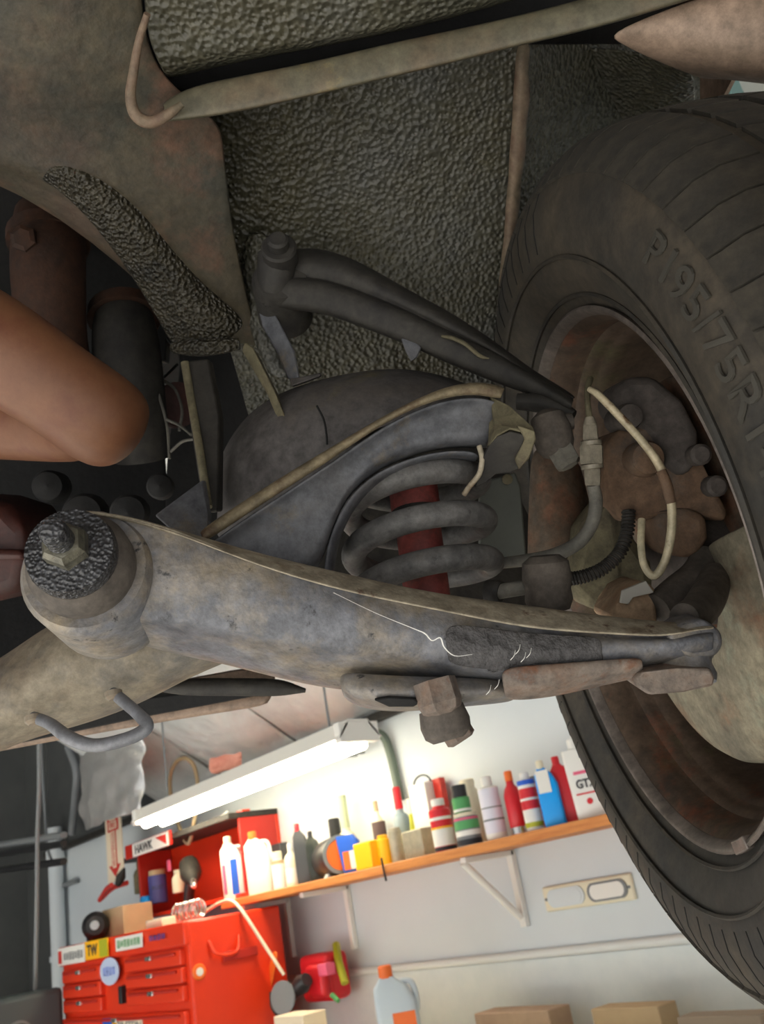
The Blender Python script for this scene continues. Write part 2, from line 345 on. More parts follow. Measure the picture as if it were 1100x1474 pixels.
# foil insulation: quilted sheets on the slope, each its own sheet
sl = Vector((0, -2.75, 1.8)).normalized(); sn = Vector((0, -1.8, -2.75)).normalized()
roof_t = thing('foil_insulation', 'silver foil insulation lining the sloping roof above the lamp', 'insulation', Vector((-4, 2.9, 2.36)))
def foil_sheet(x0, x1, s0, s1, seed):
    rnd = random.Random(seed); rows = []
    for i in range(9):
        r = []
        for j in range(9):
            q = Vector((x0 + (x1 - x0) * j / 8, 2.93, 2.33)) + sl * (s0 + (s1 - s0) * i / 8)
            bulge = 0.05 * sin(pi * j / 8) ** 0.5 + rnd.uniform(-0.012, 0.012) + 0.012 * sin(j * 2.3 + seed)
            r.append(q + sn * (0.02 + bulge))
        rows.append(r)
    return grid('foil_sheet', rows, m_foil, roof_t, sub=1, solid=0.004)
x = -5.98
k = 0
while x < 1.0:
    foil_sheet(x, x + 0.86, 0.0, 1.7, k); x += 0.88; k += 1
ft = thing('foil_blanket', 'wrinkled silver foil blanket hanging upright above the arrow sign', 'insulation', Vector((-5.9, 2.36, 2.25)))
rows = []
rnd = random.Random(4)
for i in range(10):
    zz = 2.34 + 0.75 * i / 9
    f_ = i / 9; rows.append([WP(118 + 8 * (1 - f_) + (213 - 118 - 8 * (1 - f_)) * j / 11, (1197 - 30 * j / 11) * (1 - f_) + (1078 - 18 * j / 11) * f_, 2.36) + Vector((0, -0.05 * sin(pi * j / 11) - rnd.uniform(0, 0.06), 0)) for j in range(12)])
grid('blanket_sheet', rows, mat('bright_crumpled_foil', [S(196, 196, 196), S(222, 221, 218)], 0.32, 0.7, 3, bump=.5, bscale=9, bdist=.03), ft, sub=1, solid=0.006)

# ---- far dark corner: roller door with slats, drain pipe, cables
dt = struct(thing('door_1', None, None, Vector((-8.4, 1.2, 0))))
for i in range(30):
    box('door_slat', (-8.43, 0.6, 0.06 + 0.105 * i), (0.03, 3.6, 0.1), m_darkdoor, dt, bevel=0.006)
p0, p1 = WP(97, 1200, 2.74), WP(88, 1440, 2.74)
t = thing('drain_pipe', 'pale painted pipe standing at the left end of the bench wall', 'pipe', Vector((-7.55, 2.72, 0)))
lathe('pipe', [(0, 0.055), (2.45, 0.055)], Vector((-7.55, 2.72, 0.0)), UP, m_wall, t, seg=20)
lathe('collar', [(0, 0.07), (0.1, 0.07)], Vector((-7.55, 2.72, 2.18)), UP, m_wall, t, seg=20)
lathe('pipe_clip', [(0, 0.066), (0.04, 0.066)], Vector((-7.55, 2.72, 1.5)), UP, m_wall, t, seg=20)
box('pipe_bracket', (-7.40, 2.77, 2.02), (0.26, 0.04, 0.03), m_grey, t)
t = thing('cable', 'grey cable hanging down in front of the dark roller door', 'cable', WP(52, 1400, 2.0))
tube('cable_run', [Vector((WP(56, 1075, 2.0).x, 2.0, 4.2)), WP(56, 1075, 2.0), WP(54, 1200, 2.0), WP(53, 1300, 2.0), WP(50, 1460, 2.0)], 0.013, m_grey, t)
t = thing('cable', 'thin slack cable hooked over the dark rail beside the pipe', 'cable', WP(70, 1300, 2.5))
tube('cable_run', [Vector((WP(60, 1085, 2.5).x, 2.5, 4.2)), WP(60, 1085, 2.5), WP(64, 1160, 2.5), WP(68, 1215, 2.5), WP(76, 1240, 2.5), WP(90, 1243, 2.5)], 0.010, m_grey, t)
t = thing('conduit', 'grey conduit curving down from the roof beside the foil blanket', 'conduit', WP(108, 1200, 2.72))
tube('conduit_run', [WP(98, 1075, 2.66), WP(110, 1110, 2.68), WP(108, 1150, 2.70), WP(103, 1200, 2.72)], 0.03, m_grey, t)
for i, (ya, yb, m_) in enumerate(((1216, 1206, m_grey), (1230, 1218, m_blk), (1252, 1244, m_blk))):
    a, b = WP(-60, ya + 9, 2.2), WP(92, yb - 4, 2.2)
    t = thing('rail', ['pale upper rail across the dark roller door', 'black middle rail across the dark roller door', 'black lowest rail across the dark roller door'][i], 'rail', (a + b) / 2)
    tube('rail_bar', [a, (a + b) / 2, b], 0.022, m_, t)
t = thing('work_machine', 'dark machine with a round dial standing by the roller door', 'machine', WP(25, 1474, 1.9) - UP * 1.0)
c = WP(25, 1460, 1.9)
box('machine_body', c + Vector((0, 0, -0.45)), (0.35, 0.4, 1.1), mat('dark_teal_enamel', [S(70, 80, 82)], 0.5), t, bevel=0.03)
lathe('dial', [(0, 0.06), (0.012, 0.06), (0.014, 0.05)], c + Vector((0.178, -0.05, -0.1)), XV, m_blk, t, seg=24)
lathe('bezel', [(0, 0.075), (0.008, 0.075), (0.008, 0.06)], c + Vector((0.176, -0.05, -0.1)), XV, m_grey, t, seg=24)

# ---- lamp over the bench: fixture with two lit tubes
t = thing('fluorescent_lamp', 'long white fluorescent lamp, lit, hanging in front of the bench wall', 'lamp', Vector((-4.05, 2.35, 2.13)))
LX0, LX1 = -5.06, -3.05
hs = [(-0.11, -0.03), (-0.05, 0.045), (0.05, 0.045), (0.11, -0.03), (0.10, -0.03), (0.045, 0.035), (-0.045, 0.035), (-0.10, -0.03)]
v = [Vector((X_, 2.35 + a, 2.15 + b)) for X_ in (LX0, LX1) for a, b in hs]; n = len(hs)
build('reflector', v, [(i, (i + 1) % n, n + (i + 1) % n, n + i) for i in range(n)] + [tuple(range(n)), tuple(range(2 * n - 1, n - 1, -1))], m_white, t, smooth=0)
for s in (-1, 1):
    lathe('lit_tube', [(0, 0.026), (LX1 - LX0 - 0.12, 0.026)], Vector((LX0 + 0.06, 2.35 + s * 0.05, 2.105)), XV, m_tube_on, t, seg=16)
for X_ in (LX0, LX1 - 0.04):
    box('end_plate', (X_ + 0.02, 2.35, 2.145), (0.04, 0.2, 0.08), m_white, t)
for X_ in (LX0 + 0.25, LX1 - 0.2):
    tube('hanger_chain', [Vector((X_, 2.35, 2.18)), Vector((X_, 2.35, 2.72))], 0.006, m_grey, t, n=1, seg=6)
# unseen lamps of the same kind, added under the flat ceiling to brighten the garage
for i, (lx, ly, nm) in enumerate(((-3.5, -1.6, 'far'), (0.8, -2.2, 'near'), (-4.9, -0.3, 'roller door'))):
    t2 = thing('fluorescent_lamp', 'added fluorescent ceiling lamp out of view above the %s end of the lift bay' % nm, 'lamp', Vector((lx, ly, 3.9)))
    box('reflector', (lx, ly, 3.97), (1.5, 0.24, 0.05), m_white, t2)
    for s in (-1, 1): lathe('lit_tube', [(0, 0.02), (1.3, 0.02)], Vector((lx - 0.65, ly + s * 0.06, 3.91)), XV, m_tube_on, t2, seg=12)
t = thing('conduit', 'green grey conduit elbow running down the wall right of the lamp', 'conduit', WP(550, 1080, 2.76))
tube('conduit_run', [WP(505, 1055, 2.72), WP(535, 1054, 2.74), WP(552, 1060, 2.76), WP(562, 1085, 2.77), WP(570, 1120, 2.77), WP(577, 1152, 2.77)], 0.02, m_conduit, t)
t = thing('junction_box', 'small white junction box on the wall above the lamp end', 'junction box', WP(510, 1062, 2.7))
box('box_body', WP(511, 1060, 2.72), (0.11, 0.08, 0.07), m_white, t); 
for dx in (-0.03, 0.03): box('box_clip', WP(511, 1075, 2.72) + Vector((dx, 0, -0.01)), (0.02, 0.05, 0.06), m_grey, t)
t = thing('wire_loop', 'loop of pale wire hanging behind the left end of the lamp', 'wire', WP(268, 1150, 2.6))
c = WP(266, 1152, 2.62)
tube('wire_coil', [c + Vector((cos(a) * 0.16, 0.02 * sin(a * 2), sin(a) * 0.24)) for a in [2 * pi * i / 20 for i in range(21)]], 0.012, m_brown, t, n=2, seg=8)
t = thing('rag', 'faded red rag lying over the lamp housing', 'rag', WP(318, 1105, 2.36))
grid('cloth', [[WP(300 + 12 * j, 1092 + 6 * i + (3 if (i + j) % 2 else -3) - j * 2.5, 2.36 + 0.02 * ((i * j) % 3)) for j in range(5)] for i in range(5)], mat('faded_red_cloth', [S(204, 130, 112), S(222, 158, 138)], 0.9), t, sub=2, solid=0.006)

# ---- shelf, brackets and wall fittings
SZ = 1.635; SY0 = 2.5
t = thing('wooden_shelf', 'long orange wooden wall shelf carrying the row of bottles', 'shelf', Vector((-3.2, 2.65, 1.6)))
slab('board', (-4.62, SY0, SZ - 0.035), (-1.2, WY - 0.001, SZ), m_wood, t, bevel=0.004)
def bracket(px, label, brace=True):
    X_ = WP(px, 1230, 2.7).x
    tt = thing('shelf_bracket', label, 'bracket', Vector((X_, WY, SZ - 0.3)), 'brackets under the wooden shelf')
    a = 0.014
    box('upright', (X_, WY - 0.014, SZ - 0.035 - 0.14), (0.03, 0.026, 0.28), m_white, tt)
    box('arm', (X_, WY - 0.14, SZ - 0.047), (0.03, 0.26, 0.022), m_white, tt)
    if brace: tube('brace', [Vector((X_, SY0 + 0.03, SZ - 0.055)), Vector((X_, WY - 0.03, SZ - 0.28))], a, m_white, tt, n=1, seg=8)
bracket(712, 'white triangular shelf bracket below the red and white can')
bracket(470, 'white shelf bracket below the black canister lying on the shelf', False)
bracket(384, 'white shelf bracket beside the red tool chest', False)
# recessed metal plate with two rounded windows
t = thing('wall_plate', 'pale metal wall plate with two rounded recesses right of the bracket', 'wall plate', Vector((-2.44, WY, 1.36)))
a = WP(785, 1282, WY); b = WP(910, 1257, WY); zt = 1.445; zb = WP(795, 1312, WY).z
slab('plate', (a.x, WY - 0.018, zb), (b.x, WY, zt), m_cream, t, bevel=0.006)
def oval(name, xc, wd, ht, y0, th, m_, par):
    pts = []
    for i in range(24):
        an = 2 * pi * i / 24; ca, sa = cos(an), sin(an)
        pts.append(Vector((xc + (wd / 2 - ht / 2) * (1 if ca > 0 else -1) + ca * ht / 2, y0, (zt + zb) / 2 + sa * ht / 2)))
    return prism(name, pts, YV * th, m_, par, bevel=0)
W_ = b.x - a.x
for j, f_ in enumerate((0.27, 0.74)):
    xc = a.x + W_ * f_
    oval('recess_rim', xc, W_ * 0.43, (zt - zb) * 0.74, WY - 0.024, 0.008, m_grey if j else m_wall, t)
    oval('recess_window', xc, W_ * 0.37, (zt - zb) * 0.58, WY - 0.026, 0.006, m_wall if j == 0 else m_white, t)
for f_ in (0.03, 0.97): lathe('screw', [(0, 0.006), (0.004, 0.005)], Vector((a.x + W_ * f_, WY - 0.018, (zt + zb) / 2)), -YV, m_grey, t, seg=10)
a = WP(956, 1288, WY); b = WP(1010, 1318, WY)
t = thing('red_notice', 'small red notice with a white border on the wall beside the tyre', 'sign', Vector((a.x, WY, b.z)))
slab('backing', (a.x, WY - 0.006, b.z), (a.x + 0.16, WY, a.z), m_white, t, bevel=0); slab('red_field', (a.x + 0.012, WY - 0.008, b.z + 0.012), (a.x + 0.148, WY - 0.005, a.z - 0.012), m_redink, t, bevel=0)
# arrow sign
GY = 2.56
a = WP(152, 1176, GY); b = WP(190, 1262, GY)
t = thing('arrow_sign', 'tall cream sign with a red arrow pointing down to the extinguisher', 'sign', Vector(((a.x + b.x) / 2, GY, b.z)))
sx0, sx1, sz0, sz1 = a.x, a.x + 0.25, b.z + 0.0, a.z
slab('mount_arm', ((sx0 + sx1) / 2 - .02, GY, sz0 + .1), ((sx0 + sx1) / 2 + .02, WY, sz0 + .13), m_grey, t)
slab('backing', (sx0, GY - 0.006, sz0), (sx1, GY, sz1), m_paper, t, bevel=0)
xc = (sx0 + sx1) / 2; hh = sz1 - sz0
def arrow(k, y0, m_, nm):
    pts = [(-0.085, .94), (-0.04, .90), (0.04, .90), (0.085, .94), (0.085, .74), (0.04, .74), (0.04, .24), (0.09, .24), (0, .07), (-0.09, .24), (-0.04, .24), (-0.04, .74), (-0.085, .74)]
    return prism(nm, [Vector((xc + p * k[0] , y0, sz0 + hh * (0.5 + (q - 0.5) * k[1]))) for p, q in pts], YV * 0.002, m_, t, bevel=0)
arrow((1, 1), GY - 0.009, m_redink, 'arrow_outline')
slab('arrow_core', (xc - 0.062, GY - 0.011, sz0 + hh * .77), (xc + 0.062, GY - 0.008, sz0 + hh * .885), m_paper, t, bevel=0)
slab('arrow_core', (xc - 0.028, GY - 0.011, sz0 + hh * .2), (xc + 0.028, GY - 0.008, sz0 + hh * .74), m_paper, t, bevel=0)
lettering('FIRE', Vector((xc, GY - 0.011, sz0 + hh * .828)), XV, UP, -YV, 0.035, m_redink, t, width=0.1)
lettering('EXTINGUISHER', Vector((xc, GY - 0.011, sz0 + hh * .47)), -UP, XV, -YV, 0.03, m_redink, t, width=hh * .5)

# ================================================================== bottles and cans
def on_shelf(px, y):              # base point on the shelf under a given picture column
    py = 1300 - 0.2301 * (px - 330)
    for _ in range(6):
        p = WP(px, py, y); q = Vector((p.x, y, SZ)); py += proj(q)[1] * 0 + (proj(q)[1] - py) * 0.9
    p = WP(px, py, y); return Vector((p.x, y, SZ))
def hgt(base, pytop):
    lo, hi = 0.0, 1.5
    for _ in range(30):
        m_ = (lo + hi) / 2
        if proj(base + UP * m_)[1] > pytop: lo = m_
        else: hi = m_
    return lo
GB = 'containers on the wooden shelf'
def round_bottle(name, cat, label, px, y, wpx, pytop, body_m, cap_m, base=None, capr=0.35, caph=0.16, neck=0.72, label_m=None, lb=(0.2, 0.6), group=GB, name2='cap', word=None):
    b = base if base is not None else on_shelf(px, y); z = depth(b); r = wpx * z / F / 2; h = hgt(b, pytop)
    t = thing(name, label, cat, b, group)
    hb = h * (1 - caph)
    lathe('body', [(0, r * .9), (h * .015, r), (hb * neck, r), (hb * (neck + (1 - neck) * .45), r * .8), (hb * .93, r * max(capr, .3)), (hb, r * max(capr, .3) * .9)], b, UP, body_m, t, seg=24, smooth=45)
    lathe(name2, [(hb, r * capr), (h * .985, r * capr), (h, r * capr * .8)], b, UP, cap_m, t, seg=16)
    if label_m:
        lathe('label_wrap', [(h * lb[0], r * 1.0), (h * lb[0], r * 1.012), (h * lb[1], r * 1.012), (h * lb[1], r)], b, UP, label_m, t, seg=24)
    if word: curved_word(word, b + UP * (h * (lb[0] + lb[1]) / 2), r * 1.013, h * .12, m_ink, t)
    return t
def facing(b):                     # horizontal direction from a thing to the viewer
    d = CAM - b; d.z = 0; return d.normalized()
def curved_word(s, c, r, height, m_, par):
    v, f = text_mesh(s, 1.0, 0.02, 0.0)
    w_ = max(p.x for p in v) - min(p.x for p in v); h_ = max(p.y for p in v) - min(p.y for p in v); k_ = height / h_
    n_ = facing(c); a0 = math.atan2(n_.y, n_.x)
    return build('lettering', [Vector((c.x + cos(a0 + p.x * k_ / r) * (r + p.z * .05), c.y + sin(a0 + p.x * k_ / r) * (r + p.z * .05), c.z + p.y * k_)) for p in v], f, m_, par, smooth=0, fix=False)
def jug(name, label, px, y, wpx, pytop, body_m, cap_m, dep=0.55, label_m=None, lab=(0.12, 0.6), handle=True, group=GB, base=None, yaw=0.45, cat='jug', taper=1.0):
    """flat-sided oil jug with sloping shoulder, screw cap and a side grip"""
    b = base if base is not None else on_shelf(px, y); z = depth(b); h = hgt(b, pytop)
    n_ = facing(b); n_ = (n_ + Vector((0, -yaw, 0))).normalized(); e = UP.cross(n_)
    w_ = wpx * z / F * 0.93; d_ = w_ * dep
    t = thing(name, label, cat, b, group)
    prof = [(0, .96), (.02, 1), (.62 * taper, 1), (.78 * taper, .8), (.86, .42), (.88, .36)]
    v = []; f = []; N_ = 20
    for s, k_ in prof:
        for i in range(N_):
            an = 2 * pi * i / N_; ca, sa = cos(an), sin(an)
            sx = (abs(ca) ** .35) * (1 if ca > 0 else -1); sy = (abs(sa) ** .35) * (1 if sa > 0 else -1)
            off = -w_ * .16 * max(0, (s - .6)) / .28
            v.append(b + e * (sx * w_ / 2 * k_ + off) + n_ * (sy * d_ / 2 * max(k_, .5 if s > .8 else k_)) + UP * (h * s))
    for r_ in range(len(prof) - 1):
        for i in range(N_):
            i2 = (i + 1) % N_; f.append((r_ * N_ + i, r_ * N_ + i2, (r_ + 1) * N_ + i2, (r_ + 1) * N_ + i))
    f.append(tuple(range(N_ - 1, -1, -1))); f.append(tuple((len(prof) - 1) * N_ + i for i in range(N_)))
    build('body', v, f, body_m, t, smooth=35)
    cc = b - e * (w_ * .16)
    lathe('cap', [(h * .87, w_ * .17), (h * .985, w_ * .17), (h, w_ * .14)], cc, UP, cap_m, t, seg=16)
    if handle:
        tube('grip', [b + e * (w_ * .06) + UP * (h * .82), b + e * (w_ * .40) + UP * (h * .80), b + e * (w_ * .50) + UP * (h * .66), b + e * (w_ * .47) + UP * (h * .5)], w_ * .07, body_m, t, seg=8)
    if label_m:
        for lm, l0, l1, x0, x1 in (label_m if isinstance(label_m, list) else [(label_m, lab[0], lab[1], -.42, .42)]):
            c_ = b + e * ((x0 + x1) / 2 * w_) + n_ * (d_ / 2 * 1.0) + UP * (h * (l0 + l1) / 2)
            box('label_panel', c_, ((x1 - x0) * w_, 0.003, (l1 - l0) * h), lm, t, axes=(e, n_, UP), bevel=0)
    t['_f'] = 0; del t['_f']
    return t, b, h, w_, d_, e, n_
def carton(name, cat, label, px, y, wpx, pytop, m_, base=None, dep=0.8, group=GB, yaw=0.0, panels=()):
    b = base if base is not None else on_shelf(px, y); z = depth(b); h = hgt(b, pytop)
    n_ = Vector((sin(yaw), -cos(yaw), 0)); e = UP.cross(n_)
    w_ = wpx * z / F / (0.62 + .75 * dep); d_ = w_ * dep
    t = thing(name, label, cat, b, group)
    box('body', b + UP * (h / 2), (w_, d_, h), m_, t, axes=(e, n_, UP), bevel=0.004)
    for lm, x0, x1, l0, l1 in panels:
        box('label_panel', b + e * ((x0 + x1) / 2 * w_) + n_ * (d_ / 2) + UP * (h * (l0 + l1) / 2), ((x1 - x0) * w_, 0.004, (l1 - l0) * h), lm, t, axes=(e, n_, UP), bevel=0)
    return t, b, h, w_, d_, e, n_

jug('oil_jug', 'white jug with a tall blue label at the left end of the shelf', 341, 2.58, 36, 1203, m_white, m_cream, label_m=[(m_blue, .08, .62, -.05, .25), (m_pink, .1, .55, -.42, -.28)])
jug('fluid_jug', 'plain creamy white jug next to the blue labelled jug', 378, 2.58, 40, 1196, m_white, m_orange)
round_bottle('small_bottle', 'bottle', 'small white bottle with a tan band beside the creamy jug', 404, 2.56, 19, 1226, m_white, m_cream, label_m=m_brown, lb=(.66, .76), capr=.8, caph=.2, neck=.9)
round_bottle('slim_bottle', 'bottle', 'cream bottle with a small printed label left of the dark bottles', 424, 2.58, 21, 1214, m_cream, m_white, label_m=m_white, lb=(.08, .42))
carton('tool_case', 'case', 'low dark case standing behind the small white bottles', 404, 2.74, 40, 1216, m_slate, dep=.3)
jug('oil_bottle', 'slate grey oil bottle with a red cap', 441, 2.57, 24, 1185, m_slate, m_red2, handle=False)
jug('oil_bottle', 'dark green black oil bottle beside the red capped grey one', 458, 2.59, 22, 1196, mat('dark_green_plastic', [S(36, 42, 36)], .4), m_blk, handle=False)
# canister lying on its side
b = on_shelf(486, 2.60); r_ = 0.085
t = thing('canister', 'black canister lying on its side with an orange end label', 'canister', b, GB)
ax_ = Vector((.93, -.36, 0)).normalized(); c0 = b + UP * r_ - ax_ * 0.12
lathe('body', [(0, r_ * .95), (.01, r_), (.23, r_), (.24, r_ * .95)], c0, ax_, m_blk, t, seg=28)
lathe('end_rim', [(.236, r_ * .98), (.248, r_ * .98), (.248, r_ * .8), (.24, r_ * .8)], c0, ax_, m_grey, t, seg=28)
lathe('end_label', [(.240, r_ * .78), (.244, r_ * .78)], c0, ax_, m_orange, t, seg=28)
round_bottle('plastic_cap', 'cap', 'tiny white cap lying in front of the black canister', 473, 2.53, 13, 1258, m_white, m_white, neck=.5, caph=.3, capr=.6)
jug('power_tool_box', 'blue topped box with a white front leaning beside the yellow box', 512, 2.58, 34, 1204, m_blue, m_blue, handle=False, cat='box', label_m=[(m_orange, .1, .6, -.4, -.1), (m_white, .1, .6, -.08, .2)], taper=1.35)
carton('parts_box', 'box', 'plain bright yellow box overhanging the shelf edge', 533, 2.54, 40, 1212, m_yel, dep=.5)
round_bottle('yellow_bottle', 'bottle', 'yellow bottle right of the yellow box', 557, 2.58, 22, 1202, m_yel, m_yel, neck=.92, capr=.7, caph=.08)
t = thing('hanging_wire', 'short dark wire dangling from the shelf below the yellow box', 'wire', WP(553, 1255, 2.49), None)
tube('wire', [WP(549, 1235, 2.49), WP(552, 1250, 2.49), WP(556, 1268, 2.49)], .005, m_blk, t, seg=6)
round_bottle('spray_bottle', 'bottle', 'white bottle with a ribbed pale green neck behind the yellow box', 508, 2.72, 26, 1145, m_cream, mat('pale_green_plastic', [S(190, 200, 160)], .5), capr=.5, caph=.42, neck=.8)
round_bottle('wax_bottle', 'bottle', 'cream bottle with a dark brown label behind the yellow bottle', 555, 2.74, 20, 1153, m_cream, m_brown, label_m=mat('brown_label', [S(96, 76, 74)], .6), lb=(.42, .68))
round_bottle('small_tin', 'tin', 'small dark tin with a pale face behind the dark bottles', 492, 2.75, 18, 1178, m_tin, m_blk, capr=.95, caph=.5)
round_bottle('grey_tin', 'tin', 'tall grey tin left of the square tin', 575, 2.6, 20, 1192, m_tin, m_tin, neck=.95, capr=.9, caph=.04)
carton('square_tin', 'tin', 'square stained tin with a paint run down its side', 607, 2.6, 46, 1194, m_tin, dep=.55)
round_bottle('trigger_sprayer', 'sprayer', 'grey blue spray bottle with a red trigger head', 588, 2.74, 24, 1133, mat('smoky_blue_plastic', [S(140, 156, 164)], .4), m_red2, capr=.5, caph=.3, neck=.82, name2='trigger_head')
round_bottle('lime_bottle', 'bottle', 'yellow green bottle with a cream cap behind the square tin', 605, 2.72, 14, 1150, m_lgreen, m_cream, caph=.25, capr=.8)
t, b, h, w_, d_, e, n_ = carton('white_pail', 'pail', 'large white pail with a black wire handle behind the red can', 627, 2.73, 44, 1128, m_white, dep=.7)
tube('wire_handle', [b + e * (w_ / 2 * cos(a)) + UP * (h + .035 * sin(a)) for a in [pi * i / 10 for i in range(11)]], .004, m_blk, t, n=2, seg=6)
carton('dark_red_box', 'box', 'faded dark red box on the pail behind the red and white can', 645, 2.755, 30, 1122, m_reddk, dep=.3)
round_bottle('oil_can', 'can', 'red and white can with a yellow band right of the square tin', 643, 2.57, 32, 1150, m_red2, m_white, capr=.62, caph=.14, neck=.9, label_m=m_white, lb=(.10, .42))
round_bottle('wax_tub', 'tub', 'short grey tub with green and white bands', 678, 2.57, 36, 1170, m_grey, m_cream, capr=.95, caph=.12, neck=.98, label_m=m_green, lb=(.5, .75))
bs = on_shelf(676, 2.57); r0 = hgt(bs, 1170)
round_bottle('cap_can', 'can', 'small green can with a black lid stacked on the banded tub', 672, 2.57, 26, 1130, m_green, m_blk, base=bs + UP * (r0 + .001), capr=.85, caph=.45, neck=.95)
round_bottle('glass_jar', 'jar', 'tall pale translucent jar behind the stacked green can', 690, 2.72, 26, 1122, m_cream, m_cream, capr=.85, caph=.1, neck=.92)
round_bottle('spray_can', 'spray can', 'plain white spray can left of the red bottles', 717, 2.57, 30, 1118, m_white, m_white, capr=.55, caph=.14, neck=.94, label_m=mat('lilac_label', [S(222, 220, 232)], .5), lb=(.1, .8))
round_bottle('red_bottle', 'bottle', 'clear bottle of red fluid with a chrome base ring', 750, 2.6, 26, 1110, m_red2, m_orange, capr=.45, caph=.16, label_m=m_chrome, lb=(.02, .12))
round_bottle('cleaner_can', 'can', 'white and blue printed can standing before a red bottle', 772, 2.56, 26, 1112, m_white, m_white, capr=.55, caph=.1, neck=.93, label_m=m_red2, lb=(.36, .72))
round_bottle('red_bottle', 'bottle', 'red bottle half hidden between the printed can and the cyan bottle', 782, 2.68, 24, 1118, m_red2, m_grey, capr=.6, caph=.1)
jug('washer_bottle', 'bright cyan bottle with a white label', 802, 2.57, 34, 1094, m_cyan, m_cream, label_m=[(m_white, .5, .84, -.4, .2)], handle=False, cat='bottle')
jug('transmission_jug', 'crimson jug with a grip beside the large white jug', 826, 2.62, 36, 1088, m_red2, m_red2)
t, b, h, w_, d_, e, n_ = jug('motor_oil_jug', 'large white motor oil jug lettered in dark grey at the shelf end', 858, 2.58, 52, 1062, m_white, m_white, dep=.5, taper=1.1)
lettering('GTX', b + n_ * (d_ / 2 + .002) + UP * (h * .42) + e * (.02 * w_), e, UP, n_, h * .11, m_ink, t, width=w_ * .62, bold=.02)
box('label_panel', b + n_ * (d_ / 2) + UP * (h * .3), (w_ * .7, .003, h * .02), m_red2, t, axes=(e, n_, UP), bevel=0)
box('label_panel', b + n_ * (d_ / 2) + UP * (h * .56) - e * (w_ * .05), (w_ * .5, .003, h * .04), m_pink, t, axes=(e, n_, UP), bevel=0)
lathe('label_panel', [(d_ / 2, w_ * .09), (d_ / 2 + .002, w_ * .09)], b + UP * (h * .2), n_, m_red2, t, seg=16)

for tt_, bands in (('oil_can', ((m_yel, .43, .47), (m_ink, .02, .09), (m_white, .60, .66))), ('wax_tub', ((m_white, .30, .46), (m_ink, .04, .2), (m_pink, .78, .84))), ('cleaner_can', ((m_blue, .76, .84), (m_lgreen, .06, .14), (m_white, .5, .54))), ('cap_can', ((m_white, .05, .2),)), ('spray_can', ((m_grey, .3, .33), (m_grey, .5, .52)))):
    rt = bpy.data.objects[tt_]; bo = [c for c in rt.children if c.name.startswith('body')][0]
    r_ = max(math.hypot(v_.co.x, v_.co.y) for v_ in bo.data.vertices); h_ = bo.dimensions.z if bo.dimensions.z else 1
    zs_ = [v_.co.z for v_ in bo.data.vertices]; h_ = (max(zs_) - min(zs_)) / .88
    for m_, l0, l1 in bands:
        lathe('print_band', [(h_ * l0, r_ * 1.0), (h_ * l0, r_ * 1.02), (h_ * l1, r_ * 1.02), (h_ * l1, r_ * 1.0)], rt.location.copy(), UP, m_, rt, seg=24)
# ================================================================== red wall cabinet with its clutter
CB = Vector((-5.70, 2.5, 1.70))
t = thing('wall_cabinet', 'open red metal cabinet hung above the tool chest', 'cabinet', Vector((-5.1, 2.7, 1.66)))
cx0, cx1, cz0, cz1 = -5.72, -4.45, 1.66, 2.02
slab('back_panel', (cx0, WY - .02, cz0), (cx1, WY - .001, cz1), m_redbox, t)
slab('side_panel', (cx0, 2.56, cz0), (cx0 + .02, WY - .02, cz1), m_reddk, t); slab('side_panel', (cx1 - .02, 2.56, cz0), (cx1, WY - .02, cz1), m_reddk, t)
slab('top_panel', (cx0, 2.5, cz1), (cx1, WY - .001, cz1 + .03), m_dark, t); slab('bottom_panel', (cx0, 2.56, cz0 - .02), (cx1, WY - .001, cz0), m_redbox, t)
slab('top_fascia', (cx0, 2.485, cz1 - .03), (cx0 + .62, 2.5, cz1 + .05), m_reddk, t)
slab('sticker', (cx0 + .12, 2.480, cz1 - .03), (cx0 + .60, 2.486, cz1 + .045), m_white, t, bevel=0)
lettering('HAWK', Vector((cx0 + .28, 2.479, cz1 + .008)), XV, UP, -YV, .05, m_ink, t, width=.24, bold=.02)
prism('sticker_wedge', [Vector((cx0 + .44, 2.479, cz1 + .035)), Vector((cx0 + .58, 2.479, cz1 - .02)), Vector((cx0 + .58, 2.479, cz1 + .035))], YV * .002, m_redink, t, bevel=0)
def at(px, py, y): return WP(px, py, y)
GC = 'things kept in and on the red wall cabinet'
def loose(name, cat, label, px, y, wpx, pybot, pytop, kind, m_, m2=None, **k):
    b = WP(px, pybot, y)
    if kind == 'box': return carton(name, cat, label, px, y, wpx, pytop, m_, base=b, group=GC, **k)
    return round_bottle(name, cat, label, px, y, wpx, pytop, m_, m2 or m_, base=b, group=GC, **k)
loose('rust_can', 'can', 'blue violet can lettered RUST in the red cabinet', 229, 2.62, 26, 1300, 1252, 'can', m_purple, m_brown, capr=.9, caph=.16, neck=.98, word='RUST', lb=(.2, .7))
loose('bungee_cord_bag', 'bag', 'olive bag of hooks hanging at the cabinet left end', 204, 2.6, 20, 1286, 1238, 'can', m_olive, m_olive, capr=.5, caph=.2)
loose('cyan_tape', 'tape', 'small cyan tape roll below the olive bag', 210, 2.56, 16, 1302, 1290, 'can', m_cyan, m_cyan, capr=.9, caph=.2, neck=.9)
loose('gauge', 'gauge', 'round cream gauge beside the blue violet can', 258, 2.6, 18, 1285, 1252, 'can', m_cream, m_cream, capr=.6, caph=.15)
loose('yellow_adaptor', 'adaptor', 'yellow plastic adaptor with a cream spout', 272, 2.6, 14, 1264, 1236, 'can', m_yel, m_cream, capr=.35, caph=.45)
loose('pink_tag', 'tag', 'small pink tag hanging in the cabinet', 244, 2.58, 8, 1254, 1238, 'box', m_pink, dep=.2)
b = WP(278, 1300, 2.56)
